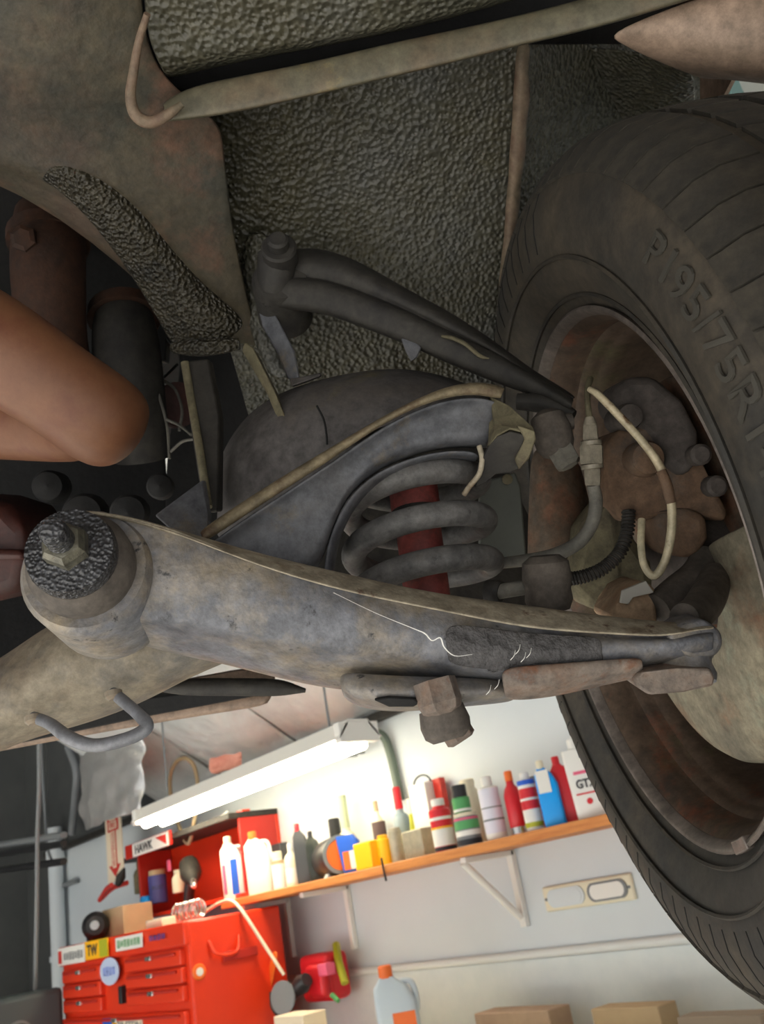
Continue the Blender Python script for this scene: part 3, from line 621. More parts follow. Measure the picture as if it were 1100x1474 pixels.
t = thing('air_drill', 'dark grey air drill with a round body lying in the cabinet', 'drill', b, GC)
d1 = Vector((.7, -.3, -.35)).normalized()
lathe('drill_body', [(0, .03), (.02, .055), (.14, .06), (.2, .045), (.26, .02)], b + UP * .17 - d1 * .1, d1, m_dark, t, seg=20)
tube('drill_grip', [b + UP * .13, b + UP * .05 + Vector((-.04, 0, 0)), b + Vector((-.05, 0, 0))], .03, m_blk, t, seg=10)
lathe('chuck', [(.26, .02), (.32, .018), (.33, .008)], b + UP * .17 - d1 * .1, d1, m_chrome, t, seg=14)
# on top of the cabinet
zt2 = cz1 + .03
def ontop(px, y, pyg=1200):
    p = WP(px, pyg, y)
    py = pyg
    for _ in range(6): p = WP(px, py, y); py = proj(Vector((p.x, y, zt2)))[1]
    return Vector((p.x, y, zt2))
for (nm, ct, lb, px, wp_, pt, m_, dp) in (('cardboard_carton', 'carton', 'pale carton with a blue print on top of the red cabinet', 268, 42, 1208, m_paper, .5), ('white_carton', 'carton', 'white carton in the middle of the cabinet top', 300, 32, 1190, m_white, .5), ('red_can', 'can', 'orange red can at the right end of the cabinet top', 350, 22, 1166, m_redbox, .7)):
    carton(nm, ct, lb, px, 2.62, wp_, pt, m_, base=ontop(px, 2.62), dep=dp, group=GC, panels=((m_blueink, -.1, .15, .3, .6),) if nm == 'cardboard_carton' else ())
round_bottle('white_bottle', 'bottle', 'white bottle between the carton and the orange red can', 327, 2.62, 16, 1168, m_white, m_white, base=ontop(327, 2.62), group=GC)
# ================================================================== tool chest
t = thing('tool_chest', 'large red steel tool chest with drawers and stickers', 'tool chest', Vector((-5.0, 2.3, 0)))
TX0, TX1, TY0, TY1, TZ = -5.83, -4.25, 2.1, 2.62, 1.57
slab('body', (TX0, TY0 + .02, .08), (TX1, TY1, TZ), m_redbox, t, bevel=.012)
slab('top_rail', (TX0, TY0, TZ - .10), (TX1, TY0 + .03, TZ), m_redbox, t, bevel=.006)
def drawer(x0, x1, z0, z1):
    d = slab('drawer', (x0, TY0 - .008, z0), (x1, TY0 + .03, z1), m_redbox, t, bevel=.006)
    slab('drawer_pull', (x0 + .04, TY0 - .022, z1 - .022), (x1 - .04, TY0 - .006, z1 - .010), m_reddk, d, bevel=.004)
    slab('latch', ((x0 + x1) / 2 - .03, TY0 - .026, z1 - .028), ((x0 + x1) / 2 + .03, TY0 - .008, z1 - .008), m_chrome, d, bevel=.003)
zr = TZ - .115
for i in range(3): drawer(TX0 + .06, TX0 + .60, zr - .075 * (i + 1), zr - .075 * i - .01)
for i in range(3): drawer(TX0 + .92, TX1 - .04, zr - .075 * (i + 1) + .012, zr - .075 * i + .002)
for i in range(2): drawer(TX0 + .04, TX1 - .04, zr - .24 - .13 * (i + 1), zr - .24 - .13 * i - .012)
for i in range(5): drawer(TX0 + .04, TX1 - .04, .12 + .16 * i, .27 + .16 * i)
slab('lock_plate', (TX0 + .83, TY0 - .01, zr - .2), (TX0 + .87, TY0 + .02, zr - .12), m_blk, t)
# side panel with grips and dents, wire handle and a badge
slab('side_grip', (TX1, 2.28, TZ - .2), (TX1 + .02, 2.46, TZ - .16), m_reddk, t)
lathe('badge', [(0, .035), (.008, .03)], Vector((TX1, 2.16, TZ - .22)), XV, m_orange, t, seg=20); lathe('badge_centre', [(.008, .018), (.011, .016)], Vector((TX1, 2.16, TZ - .22)), XV, m_white, t, seg=16)
tube('side_handle', [Vector((TX1, 2.22, TZ - .1)), Vector((TX1 + .03, 2.24, TZ - .16)), Vector((TX1 + .03, 2.34, TZ - .17)), Vector((TX1, 2.38, TZ - .1))], .008, m_redbox, t, seg=8)
def sticker(x0, x1, z0, z1, m_, nm='sticker'): return slab(nm, (x0, TY0 - .0125, z0), (x1, TY0 - .009, z1), m_, t, bevel=0)
F0 = -YV
sticker(TX0 + .02, TX0 + .42, TZ - .095, TZ - .005, m_white); slab('sticker', (TX0 + .03, TY0 - .0145, TZ - .085), (TX0 + .08, TY0 - .0115, TZ - .02), m_redink, t, bevel=0)
def marks(x0, x1, z0, z1, n_, m_, seed):          # print too small to read: a row of uneven strokes
    rn = random.Random(seed); w_ = (x1 - x0) / n_; v = []; f = []
    for i in range(n_):
        c_ = Vector((x0 + w_ * (i + .5), TY0 - .0135, (z0 + z1) / 2)); h_ = (z1 - z0) * rn.uniform(.7, 1)
        for dx in (-.25, .2):
            vv, ff = boxd(c_ + XV * (dx * w_), XV, YV, UP, w_ * .2, .002, h_); f += [tuple(q + len(v) for q in g) for g in ff]; v += vv
        vv, ff = boxd(c_ + UP * (rn.choice((-.4, 0, .4)) * h_), XV, YV, UP, w_ * .6, .002, h_ * .18); f += [tuple(q + len(v) for q in g) for g in ff]; v += vv
    return build('sticker_print', v, f, m_, t, smooth=0)
marks(TX0 + .11, TX0 + .40, TZ - .075, TZ - .03, 7, m_grey, 1)
sticker(TX0 + .43, TX0 + .74, TZ - .09, TZ - .0, m_yel); slab('sticker', (TX0 + .63, TY0 - .0145, TZ - .086), (TX0 + .735, TY0 - .0115, TZ - .004), m_lgreen, t, bevel=0)
lettering('TW', Vector((TX0 + .53, TY0 - .013, TZ - .045)), XV, UP, F0, .055, m_ink, t, width=.14, bold=.03)
sticker(TX0 + .84, TX0 + 1.16, TZ - .075, TZ - .012, m_white); marks(TX0 + .86, TX0 + 1.14, TZ - .062, TZ - .025, 7, m_green, 2)
marks(TX0 + 1.24, TX0 + 1.42, TZ - .06, TZ - .03, 4, m_blueink, 3)
ov = [Vector((TX0 + .74 + .12 * cos(a), TY0 - .0125, zr - .045 + .065 * sin(a))) for a in [2 * pi * i / 24 for i in range(24)]]
prism('sticker', ov, YV * .004, mat('pale_blue_sticker', [S(190, 204, 232)], .5), t, bevel=0)
marks(TX0 + .66, TX0 + .82, zr - .07, zr - .02, 4, mat('soft_blue_print', [S(120, 140, 214)], .5), 4)
sticker(TX0 + .62, TX0 + .74, zr - .36, zr - .26, m_blue); sticker(TX0 + .74, TX0 + .80, zr - .36, zr - .26, m_yel); sticker(TX0 + .80, TX0 + 1.10, zr - .35, zr - .265, m_paper)
slab('sticker', (TX0 + .64, TY0 - .0145, zr - .325), (TX0 + .70, TY0 - .0115, zr - .295), m_white, t, bevel=0)
lettering('BILSTEIN', Vector((TX0 + .95, TY0 - .013, zr - .30)), XV, UP, F0, .045, m_grey, t, width=.27)
# on the chest
GT = 'clutter on the tool chest lid'
def chest(px, y): 
    py = 1330
    for _ in range(8): p = WP(px, py, y); py = proj(Vector((p.x, y, TZ)))[1]
    return Vector((p.x, y, TZ))
carton('cardboard_box', 'box', 'flat tan cardboard box on the left of the tool chest lid', 184, 2.4, 80, 1304, m_brown, base=chest(185, 2.4), dep=.6, group=GT)
b = chest(140, 2.3)
t = thing('impact_wrench', 'black impact wrench lying at the left edge of the chest lid', 'wrench', b, GT)
lathe('wrench_body', [(0, .03), (.03, .07), (.16, .075), (.2, .05)], b + UP * .08, Vector((.9, -.4, 0)), m_blk, t, seg=20); lathe('anvil', [(.2, .03), (.26, .025)], b + UP * .08, Vector((.9, -.4, 0)), m_chrome, t, seg=12)
box('battery', b + Vector((-.02, .02, .045)), (.1, .12, .08), m_blk, t, bevel=.01)
carton('white_tray', 'tray', 'cream plastic tray at the front of the chest lid', 232, 2.2, 50, 1322, m_cream, base=chest(232, 2.2), dep=.4, group=GT)
b = chest(178, 2.55)
t = thing('red_pliers', 'pliers with red grips lying on the tan cardboard box', 'pliers', b + UP * .2, GT)
for s in (-1, 1): tube('handle', [b + Vector((-.22, -.05, .24)), b + Vector((-.05, -.05 + .02 * s, .29)), b + Vector((.1, -.05 + .05 * s, .30))], .015, m_redink, t, seg=8)
lathe('jaw', [(0, .02), (.06, .03), (.13, .008)], b + Vector((.08, -.05, .30)), Vector((.8, 0, .6)), m_dark, t, seg=10)
t = thing('spring_coil', 'small coil of grey steel wire on the chest lid', 'coil', chest(272, 2.3), GT)
b = chest(272, 2.3); tube('coil', [b + Vector((-.14 + .28 * i / 60, .03 * sin(i * .8), .05 + .04 * cos(i * .8))) for i in range(61)], .006, m_chrome, t, n=2, seg=6)
b = chest(318, 2.45)
t = thing('white_cable', 'white cable draped over the right corner of the chest', 'cable', b, GT)
tube('cable_run', [chest(296, 2.4) + UP * .03, chest(320, 2.4) + UP * .06, Vector((TX1 - .06, 2.4, TZ + .05)), Vector((TX1 + .04, 2.4, TZ - .02)), Vector((TX1 + .10, 2.45, TZ - .16)), Vector((TX1 + .16, 2.5, TZ - .3))], .008, m_cream, t, seg=8)
# ---- on the bench right of the chest
BZ = 0.95
t = thing('workbench', 'pale workbench running along the wall under the shelf', 'workbench', Vector((-2.2, 2.45, 0)))
slab('worktop', (-3.85, 2.1, BZ - .05), (1.5, WY - .013, BZ), m_cream, t)
for X_ in (-3.75, -1.5, 1.3):
    for y_ in (2.2, 2.7): slab('leg', (X_ - .04, y_ - .04, 0), (X_ + .04, y_ + .04, BZ - .05), m_cream, t)
GD = 'things along the bench'
def onbench(px, y):
    py = 1474
    for _ in range(8): p = WP(px, py, y); py = proj(Vector((p.x, y, BZ)))[1]
    return Vector((p.x, y, BZ))
t, b, h, w_, d_, e, n_ = jug('coolant_jug', 'pale blue jug with an orange cap and orange label on the bench', 585, 2.35, 66, 1388, mat('hazy_blue_plastic', [S(196, 208, 216)], .35), m_orange, base=onbench(585, 2.35), label_m=[(m_orange, .1, .52, -.1, .44)], group=GD, yaw=.2)
b = WP(470, 1440, 2.7)
t = thing('tool_bag', 'red tool bag hanging on the wall left of the coolant jug', 'bag', b, GD)
box('bag_body', WP(468, 1405, 2.68), (.24, .13, .2), m_red2, t, bevel=.03, bseg=3); box('front_pocket', WP(458, 1412, 2.60), (.14, .05, .14), m_red2, t, bevel=.02)
box('buckle', WP(470, 1395, 2.6), (.07, .05, .05), m_pink, t); tube('strap', [WP(484, 1360, 2.72), WP(488, 1385, 2.66), WP(497, 1415, 2.64)], .018, m_lgreen, t)
lathe('green_tag', [(0, .012), (.05, .010)], WP(478, 1432, 2.6), Vector((1, 0, -.6)), m_green, t, seg=10)
b = WP(415, 1440, 2.5)
t = thing('angle_grinder', 'black angle grinder with a guard hanging below the white cable', 'grinder', b, GD)
d1 = Vector((.8, .1, .35)).normalized()
lathe('grinder_body', [(0, .025), (.02, .03), (.14, .034), (.18, .042), (.22, .03)], WP(405, 1445, 2.5), d1, m_blk, t, seg=18)
tube('guard', [WP(392, 1428, 2.48), WP(394, 1450, 2.48), WP(408, 1464, 2.48), WP(428, 1460, 2.48)], .014, m_dark, t, seg=10)
lathe('disc', [(0, .07), (.006, .07)], WP(408, 1436, 2.46), Vector((.3, -.9, .1)), m_grey, t, seg=24)
t = thing('orange_strap', 'orange strap hanging above the black grinder', 'strap', WP(396, 1400, 2.52), GD)
grid('webbing', [[WP(396 + dx - i * 3.0, 1368 + i * 16, 2.52) for dx in (-5, 5)] for i in range(5)], m_orange, t, sub=1, solid=.006)
carton('bench_carton', 'carton', 'tan cardboard carton under the red bag', 440, 2.3, 80, 1458, m_paper, base=onbench(440, 2.3), dep=.5, group=GD)
carton('brown_case', 'case', 'brown leather case at the back of the bench', 760, 2.62, 130, 1452, mat('worn_brown', [S(150, 124, 104), S(176, 150, 124)], .7, 0, 6), base=onbench(760, 2.62), dep=.3, group=GD)
carton('tan_box', 'box', 'tan box on the bench under the white wall band', 925, 2.6, 110, 1446, m_brown, base=onbench(925, 2.6), dep=.35, group=GD)
carton('long_tray', 'tray', 'long brown tray at the right end of the bench', 1060, 2.5, 120, 1458, mat('dull_brown', [S(146, 130, 112)], .7), base=onbench(1060, 2.5), dep=.3, group=GD)
# sign seen through the gap above the tyre
b = WP(1050, 112, 1.3)
t = thing('hanging_poster', 'white and red poster glimpsed above the tyre', 'poster', b)
box('sheet', b, (.5, .02, .4), m_white, t, bevel=0); box('red_field', b + Vector((-.06, -.012, -.0)), (.08, .006, .10), m_redink, t, bevel=0)
b = WP(1012, 105, 1.3)
t = thing('teal_pillar', 'grey teal post edge glimpsed left of the poster', 'post', b)
slab('post', (b.x - .04, 1.24, 2.3), (b.x + .05, 1.34, 4.0), m_teal, t)

# ================================================================== the car on the lift, seen from below
# ---- body: floor pan, wheel housing, flange, rails
body = thing('car_body', 'underside of a raised car with dark pebbled underseal', 'car', P(400, 100, 0.75))
# pebbled wheel housing behind the suspension
def row(y, zs, xs): return [(x_, y, z_) for x_, z_ in zip(xs, zs)]
wh = []
for y, xs, z0 in ((60, (300, 380, 470, 560, 650, 735, 765, 800, 900, 1010), .665), (130, (312, 385, 470, 560, 650, 732, 762, 800, 900, 1010), .69), (200, (322, 392, 470, 560, 650, 728, 757, 800, 900, 1010), .715),
                  (280, (332, 400, 475, 560, 650, 722, 750, 800, 900, 1010), .745), (370, (345, 408, 480, 560, 650, 716, 744, 790, 890, 1000), .775), (460, (364, 415, 480, 560, 650, 710, 738, 780, 880, 990), .80),
                  (560, (395, 435, 490, 560, 650, 705, 734, 775, 870, 980), .83), (660, (420, 450, 500, 570, 650, 700, 730, 770, 860, 970), .86)):
    xs = (xs[0] - 50,) + xs[1:]; dz = (.0, .002, .012, .012, .02, .03, .035, .075, .115, .15)
    wh.append([(x_, y, z0 + d_) for x_, d_ in zip(xs, dz)])
pgrid('wheel_housing', wh, m_under, body, sub=3, solid=0.004)
pgrid('seam_ridge', [[(739, 60, 0.698), (755, 60, 0.688), (771, 60, 0.698)], [(738, 100, 0.706), (750, 100, 0.696), (762, 100, 0.706)], [(734, 140, 0.720), (752, 140, 0.710), (770, 140, 0.720)], [(734, 180, 0.730), (747, 180, 0.720), (760, 180, 0.730)], [(729, 220, 0.746), (746, 220, 0.736), (763, 220, 0.746)], [(729, 260, 0.760), (741, 260, 0.750), (753, 260, 0.760)], [(723, 300, 0.776), (738, 300, 0.766), (753, 300, 0.776)], [(724, 340, 0.788), (734, 340, 0.778), (744, 340, 0.788)], [(716, 380, 0.801), (730, 380, 0.791), (744, 380, 0.801)], [(712, 460, 0.826), (724, 460, 0.816), (736, 460, 0.826)]], m_ridge, body, sub=2, solid=.006)
# upper panel above the slot
pgrid('slot_shade_backing', [[(150, -60, .62), (400, -60, .62), (700, -60, .62), (1000, -80, .62)], [(170, 60, .64), (400, 60, .64), (700, 10, .635), (1000, -40, .63)], [(225, 158, .652), (420, 118, .648), (720, 52, .642), (1000, -10, .635)]], m_black, body, sub=1, solid=.004)  # black sheet: the slot's shadow is painted on as its colour
pgrid('floor_panel', [[(195, -330, .44), (330, -330, .44), (560, -330, .44), (760, -330, .44), (960, -330, .45)], [(198, -150, .50), (330, -150, .50), (560, -150, .50), (760, -150, .50), (960, -150, .51)], [(200, -20, .55), (330, -20, .55), (520, -20, .55), (680, -20, .55), (820, -30, .56)], [(205, 60, .58), (330, 60, .578), (480, 45, .575), (640, 15, .57), (800, -22, .565)], [(236, 116, .592), (330, 90, .588), (460, 68, .58), (620, 35, .575), (800, -18, .568)], [(238, 118, .65), (332, 92, .64), (462, 70, .64), (622, 37, .63), (802, -16, .62)]], m_under, body, sub=2, solid=.004)
# smooth pan on the left, with a rolled rim at its end
pan = []
for y, xs, z0 in ((-330, (-420, -220, -60, 60, 130, 200), .43), (-150, (-420, -220, -60, 60, 130, 200), .49), (-30, (-420, -220, -50, 70, 140, 205), .54), (70, (-420, -200, -40, 80, 150, 212), .575), (130, (-420, -200, -30, 90, 170, 250), .60),
                  (175, (-420, -180, -10, 110, 210, 322), .625), (215, (-420, -170, 0, 130, 230, 326), .645)):
    pan.append([(x_, y, z0 + d_) for x_, d_ in zip(xs, (.03, .02, .0, 0, .006, .012))])
pan += [[(-300, 190, .67), (-150, 210, .67), (20, 240, .66), (140, 262, .665), (240, 270, .67), (332, 276, .678)], [(-290, 196, .68), (-130, 214, .68), (70, 262, .68), (160, 300, .69), (260, 330, .695), (340, 340, .705)],
        [(-280, 202, .69), (-100, 220, .69), (110, 296, .70), (190, 350, .71), (275, 385, .72), (352, 400, .73)], [(-270, 208, .70), (-60, 226, .70), (152, 338, .72), (215, 400, .735), (288, 435, .745), (364, 452, .755)],
        [(-260, 212, .71), (-20, 232, .71), (192, 395, .745), (236, 445, .76), (300, 480, .77), (374, 495, .78)], [(-250, 216, .76), (0, 240, .76), (200, 402, .79), (240, 452, .80), (304, 488, .81), (380, 505, .82)]]
pgrid('floor_pan', pan, m_pan, body, sub=2, solid=.004)
pgrid('tar_edge', [[(-40, 216, 0.702), (30, 236, 0.680), (84, 264, 0.680), (128, 308, 0.688), (170, 362, 0.718), (204, 412, 0.738), (236, 470, 0.756), (262, 520, 0.771)],
    [(-30, 206, 0.680), (44, 226, 0.662), (104, 254, 0.666), (150, 296, 0.682), (192, 348, 0.703), (228, 400, 0.724), (266, 452, 0.742), (310, 506, 0.758)],
    [(-20, 198, 0.674), (56, 216, 0.654), (120, 246, 0.658), (170, 286, 0.674), (212, 338, 0.695), (248, 388, 0.714), (290, 436, 0.733), (344, 480, 0.748)],
    [(-10, 192, 0.690), (64, 208, 0.670), (132, 238, 0.674), (184, 278, 0.688), (226, 330, 0.708), (262, 378, 0.726), (306, 426, 0.746), (356, 466, 0.762)]], m_tarry, body, sub=2, solid=.006)
ptube('rolled_rim', [(212, 20, .552), (200, 60, .565), (192, 105, .572), (188, 140, .58), (196, 166, .585), (216, 176, .588), (240, 166, .588), (262, 150, .588)], [5, 6, 7, 8, 9, 9, 8, 5], m_ridge, body)
# flange strip crossing the top
fl = []
for xu, yu, xl, yl, z in ((232, 150, 232, 176, .600), (262, 128, 268, 172, .598), (330, 112, 335, 163, .596), (440, 92, 446, 138, .59), (560, 62, 566, 110, .585), (650, 44, 660, 88, .582), (740, 24, 750, 64, .578), (850, -4, 862, 40, .572), (960, -36, 985, 2, .566), (1100, -80, 1130, -46, .56)):
    fl.append([(xu + 1, yu + 1, z + .05), (xu, yu, z + .004), (xu, yu, z), (xu + 2, yu + 3, z - .003), (xl, yl - 4, z - .003), (xl, yl, z), (xl, yl + 1, z + .003), (xl + 1, yl, z + .07)])
pgrid('flange', fl, m_band, body, sub=2, solid=.003)
# fender panel top right
pgrid('fender_lip', [[(868, 50, .60), (960, 12, .585), (1060, -20, .575), (1180, -60, .57), (1320, -110, .565)], [(890, 62, .605), (970, 40, .585), (1060, 20, .57), (1180, 0, .56), (1320, -30, .555)], [(940, 84, .615), (1000, 78, .59), (1060, 72, .575), (1180, 66, .565), (1320, 50, .56)], [(1000, 104, .63), (1030, 104, .605), (1070, 108, .59), (1180, 122, .58), (1320, 150, .575)], [(1004, 108, .68), (1034, 108, .655), (1074, 112, .64), (1184, 126, .63), (1324, 155, .62)]], m_fender, body, sub=2, solid=.003)
# dark apron behind the tyre top
pgrid('apron', [[(770, 60, .80), (880, 60, .74), (960, 74, .70), (1006, 100, .68)], [(770, 160, .86), (880, 160, .82), (950, 150, .80), (1000, 130, .80)], [(760, 330, .92), (860, 330, .92), (940, 320, .94), (1010, 310, .96)], [(755, 520, .96), (860, 520, .98), (940, 510, 1.0), (1010, 500, 1.02)]], m_under, body, sub=2, solid=.004)
# the rest of the car's underside beyond the picture: floor, sill, outer side
def CL(l_, a_, u_): return CAM + CARL * l_ + CARA * a_ + UP * u_
box('floor_deck', CL(.94, -.44, .585), (2.6, 1.68, .04), m_pan, body, axes=(CARL, CARA, UP), bevel=.01)
box('body_shell', CL(.5, -.44, .95), (3.6, 1.72, .62), m_black, body, axes=(CARL, CARA, UP), bevel=.12, bseg=4)  # blackened underside: engine-bay shade is put into its colour
arch = [(-.634 + .43 * cos(a), .183 + .43 * sin(a)) for a in [pi * (1.06 - 1.12 * i / 24) for i in range(25)]]
side = [(-1.3, .36), (-1.1, .34)] + [q for q in arch if q[1] > .2] + [(-.19, .30), (.2, .34), (2.2, .34), (2.2, .75), (-1.3, .75)]
prism('outer_fender', [CL(l_, .430, u_) for l_, u_ in side], CARA * .004, m_fender, body, bevel=0)
# engine bay: bulkhead and dark lumps on the left
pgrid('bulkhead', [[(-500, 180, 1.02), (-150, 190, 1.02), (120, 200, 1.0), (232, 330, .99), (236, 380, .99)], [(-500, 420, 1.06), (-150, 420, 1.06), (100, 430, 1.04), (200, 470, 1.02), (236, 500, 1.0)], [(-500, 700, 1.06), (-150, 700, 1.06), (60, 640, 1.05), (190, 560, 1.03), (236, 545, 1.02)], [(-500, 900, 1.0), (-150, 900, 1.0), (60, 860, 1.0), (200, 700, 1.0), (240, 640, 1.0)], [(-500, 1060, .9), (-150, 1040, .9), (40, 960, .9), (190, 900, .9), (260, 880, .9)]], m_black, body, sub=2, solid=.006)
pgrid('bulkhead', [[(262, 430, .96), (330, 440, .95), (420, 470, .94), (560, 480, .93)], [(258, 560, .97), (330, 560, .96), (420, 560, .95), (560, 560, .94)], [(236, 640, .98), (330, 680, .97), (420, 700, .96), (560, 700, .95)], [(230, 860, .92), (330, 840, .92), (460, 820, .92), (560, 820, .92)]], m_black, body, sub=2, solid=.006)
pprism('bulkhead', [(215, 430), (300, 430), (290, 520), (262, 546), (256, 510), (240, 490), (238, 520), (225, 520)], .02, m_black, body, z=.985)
# dark wall inside the wheel arch, behind the spring and the knuckle
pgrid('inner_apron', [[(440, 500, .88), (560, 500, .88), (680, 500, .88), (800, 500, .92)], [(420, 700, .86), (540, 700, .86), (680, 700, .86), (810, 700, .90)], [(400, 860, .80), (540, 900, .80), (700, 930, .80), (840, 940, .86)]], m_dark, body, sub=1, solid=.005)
# hanging plates of the side member
pprism('gusset', [(352, 492, .70), (364, 500, .69), (394, 560, .67), (420, 622, .655), (430, 660, .65), (424, 668, .655), (410, 628, .66), (384, 566, .68), (348, 504, .70)], .03, m_olive, body)
pprism('gusset', [(268, 520, .70), (300, 516, .70), (316, 600, .68), (314, 736, .64), (298, 738, .64), (286, 690, .65), (272, 600, .68)], .02, m_dark, body)
ptube('gusset_edge', [(266, 522, .695), (276, 580, .685), (288, 650, .66), (300, 730, .635)], 6, m_olive, body)
pprism('gusset', [(222, 742, .60), (292, 690, .62), (300, 742, .61), (300, 775, .59), (256, 772, .585)], .012, m_plate, body)
pprism('gusset', [(370, 440, .735), (396, 452, .72), (424, 505, .71), (432, 548, .70), (414, 545, .705), (400, 510, .715), (378, 470, .73)], .006, m_plate, body)
pgrid('side_member', [[(355, 330, .75), (372, 330, .74), (392, 335, .75)], [(350, 420, .765), (366, 430, .755), (392, 445, .765)], [(372, 500, .775), (384, 505, .765), (402, 510, .775)], [(396, 545, .78), (408, 545, .77), (420, 548, .78)]], m_under, body, sub=2, solid=.006)
ptube('tar_bead', [(250, 500, .76), (285, 500, .75), (320, 498, .745), (345, 495, .745)], [9, 13, 11, 8], m_tarry, body)
# lens-shaped tube and valance below the arm, seen against the bright roof
ptube('valance_tube', [(236, 992, .66), (270, 989, .66), (340, 989, .66), (400, 990, .66), (440, 994, .66)], [5, 12, 13, 12, 3], m_dark, body)
pgrid('valance', [[(-260, 1090, .92), (0, 1030, .92), (120, 1004, .92), (260, 975, .92), (330, 962, .92), (400, 950, .92)], [(-260, 1112, .90), (0, 1060, .90), (120, 1036, .90), (240, 1012, .90), (330, 1000, .90), (400, 990, .90)], [(-260, 1128, .89), (0, 1078, .89), (120, 1056, .89), (240, 1034, .89), (330, 1020, .89), (388, 1010, .89)], [(-260, 1132, .90), (0, 1083, .90), (120, 1061, .90), (240, 1040, .90), (330, 1026, .90), (388, 1017, .90)]], m_fender, body, sub=1, solid=.004)
pprism('valance_slot', [(30, 1052, .87), (215, 1004, .87), (370, 985, .87), (395, 990, .87), (380, 1000, .87), (210, 1032, .87), (30, 1070, .87)], .02, m_black, body)

# ---- subframe beam with its loop
sub_t = thing('subframe_beam', 'dusty brown subframe beam running under the control arm pivot', 'frame beam', P(100, 980, .56))
sb = []
for (xa, ya), (xb, yb), (xc_, yc), (xd, yd) in (((-260, 1085), (-240, 1130), (-220, 1180), (-220, 1205)), ((-100, 1005), (-90, 1060), (-80, 1100), (-80, 1125)), ((0, 948), (10, 990), (15, 1045), (15, 1072)), ((50, 912), (60, 950), (80, 1010), (90, 1052)), ((92, 886), (110, 930), (140, 990), (150, 1034)), ((150, 880), (180, 930), (210, 975), (215, 1008)), ((220, 880), (240, 920), (262, 950), (275, 974)), ((320, 860), (330, 890), (340, 920), (350, 945))):
    sb.append([(xa, ya, .60), (xa, ya, .56), (xb, yb, .535), (xc_, yc, .54), (xd, yd, .565), (xd, yd, .62)])
pgrid('beam', sb, m_beam, sub_t, sub=2, solid=.004)
ptube('beam_weld', [(75, 900, .53), (110, 925, .525), (150, 932, .525), (190, 936, .53)], 5, m_beam, sub_t)
t = thing('tow_loop', 'bent grey steel loop welded under the subframe beam', 'tow hook', P(140, 1060, .50))
ptube('rod', [(48, 1032, .535), (72, 1042, .525), (100, 1062, .512), (135, 1073, .508), (178, 1065, .508), (205, 1053, .51), (211, 1042, .512), (196, 1025, .52), (176, 1008, .53), (163, 997, .54)], [8, 9, 10, 10, 10, 10, 10, 9, 9, 8], m_hook, t, seg=14)
for q in ((48, 1031, .533), (163, 996, .535)): lathe('weld', [(0, .0052), (.003, .005), (.005, .003)], P(*q), (AY + AX * .3 - AZ * .5), m_beam, t, seg=14)

# ---- front leg of the lower control arm
arm = thing('lower_control_arm', 'long grey stamped lower control arm with a tan flange', 'control arm', P(500, 900, .48))
ST = [(112, 734, 738, 884, 900), (150, 736, 741, 888, 914), (200, 746, 751, 891, 930), (260, 763, 769, 898, 946), (310, 778, 790, 906, 954), (400, 803, 823, 922, 978), (480, 821, 846, 936, 995), (560, 840, 864, 946, 1000), (650, 857, 881, 960, 1006), (760, 871, 905, 972, 1004), (870, 886, 911, 962, 986), (960, 895, 917, 950, 968), (1000, 896, 906, 945, 957), (1030, 898, 904, 940, 950)]
top = []; face = []
for i, (x_, U, L_, C_, B_) in enumerate(ST):
    z = .482 + .018 * i / (len(ST) - 1)
    k_ = min(1, max(0, (L_ - U - 4) / 16))
    top.append([(x_ + 2, U + 4, z + .07), (x_, U, z + .016), (x_, U + 1, z + .010), (x_, L_ - 1, z - .010 * k_), (x_, L_ + 1, z - .010 * k_), (x_, L_ + 2, z + .004)])
    face.append([(x_, L_ - 1, z + .004), (x_, L_ + 5, z + .004), (x_, (L_ + C_) / 2 - 12, z - .004), (x_, C_ - 8, z - .003), (x_, C_ + 3, z + .002), (x_, (C_ + B_) / 2, z + .022), (x_, B_, z + .042), (x_, B_ - 2, z + .08)])
pgrid('flange', top, m_flange, arm, sub=2, solid=.0025)
pgrid('web', face, m_arm, arm, sub=2, solid=.003)
# rusty outer end laid over the web
pgrid('outer_skirt', [[(720, 960, .482), (720, 978, .482), (724, 1000, .488), (724, 1014, .50)], [(790, 955, .484), (790, 978, .482), (794, 996, .49), (796, 1008, .505)], [(870, 948, .487), (870, 962, .484), (872, 976, .49), (874, 988, .505)], [(925, 944, .49), (930, 952, .488), (930, 966, .492), (930, 978, .505)]], m_arm_end, arm, sub=2, solid=.003)
pgrid('road_crust', [[(640, 894, .4905), (640, 920, .4865), (642, 948, .4860), (646, 958, .4880)], [(700, 902, .4905), (700, 925, .4860), (702, 950, .4860), (704, 966, .4890)], [(770, 911, .4925), (770, 935, .4880), (772, 955, .4880), (774, 970, .4920)], [(830, 914, .4935), (830, 932, .4895), (832, 952, .4890), (834, 966, .4930)], [(868, 916, .494), (868, 932, .491), (870, 948, .4905), (872, 958, .494)]], m_crust, arm, sub=2, solid=.001)
pgrid('spring_pocket', [[(486, 966, .51), (486, 985, .505), (490, 1000, .51), (494, 1006, .55)], [(510, 965, 0.502), (510, 992, .486), (512, 1014, .498), (514, 1020, .55)], [(560, 968, 0.498), (560, 998, .480), (562, 1022, .494), (562, 1028, .55)], [(620, 970, 0.500), (620, 998, .482), (620, 1018, .494), (620, 1024, .55)], [(680, 972, 0.504), (680, 995, .486), (684, 1012, .498), (684, 1018, .55)], [(740, 975, 0.510), (740, 995, .495), (744, 1008, .505), (744, 1012, .55)]], m_arm, arm, sub=2, solid=.003)
pprism('slot_edge', [(538, 1008, .4835), (560, 1004, .482), (596, 1006, .482), (604, 1012, .484), (596, 1018, .486), (560, 1018, .486)], .006, m_black, arm, bevel=.001)
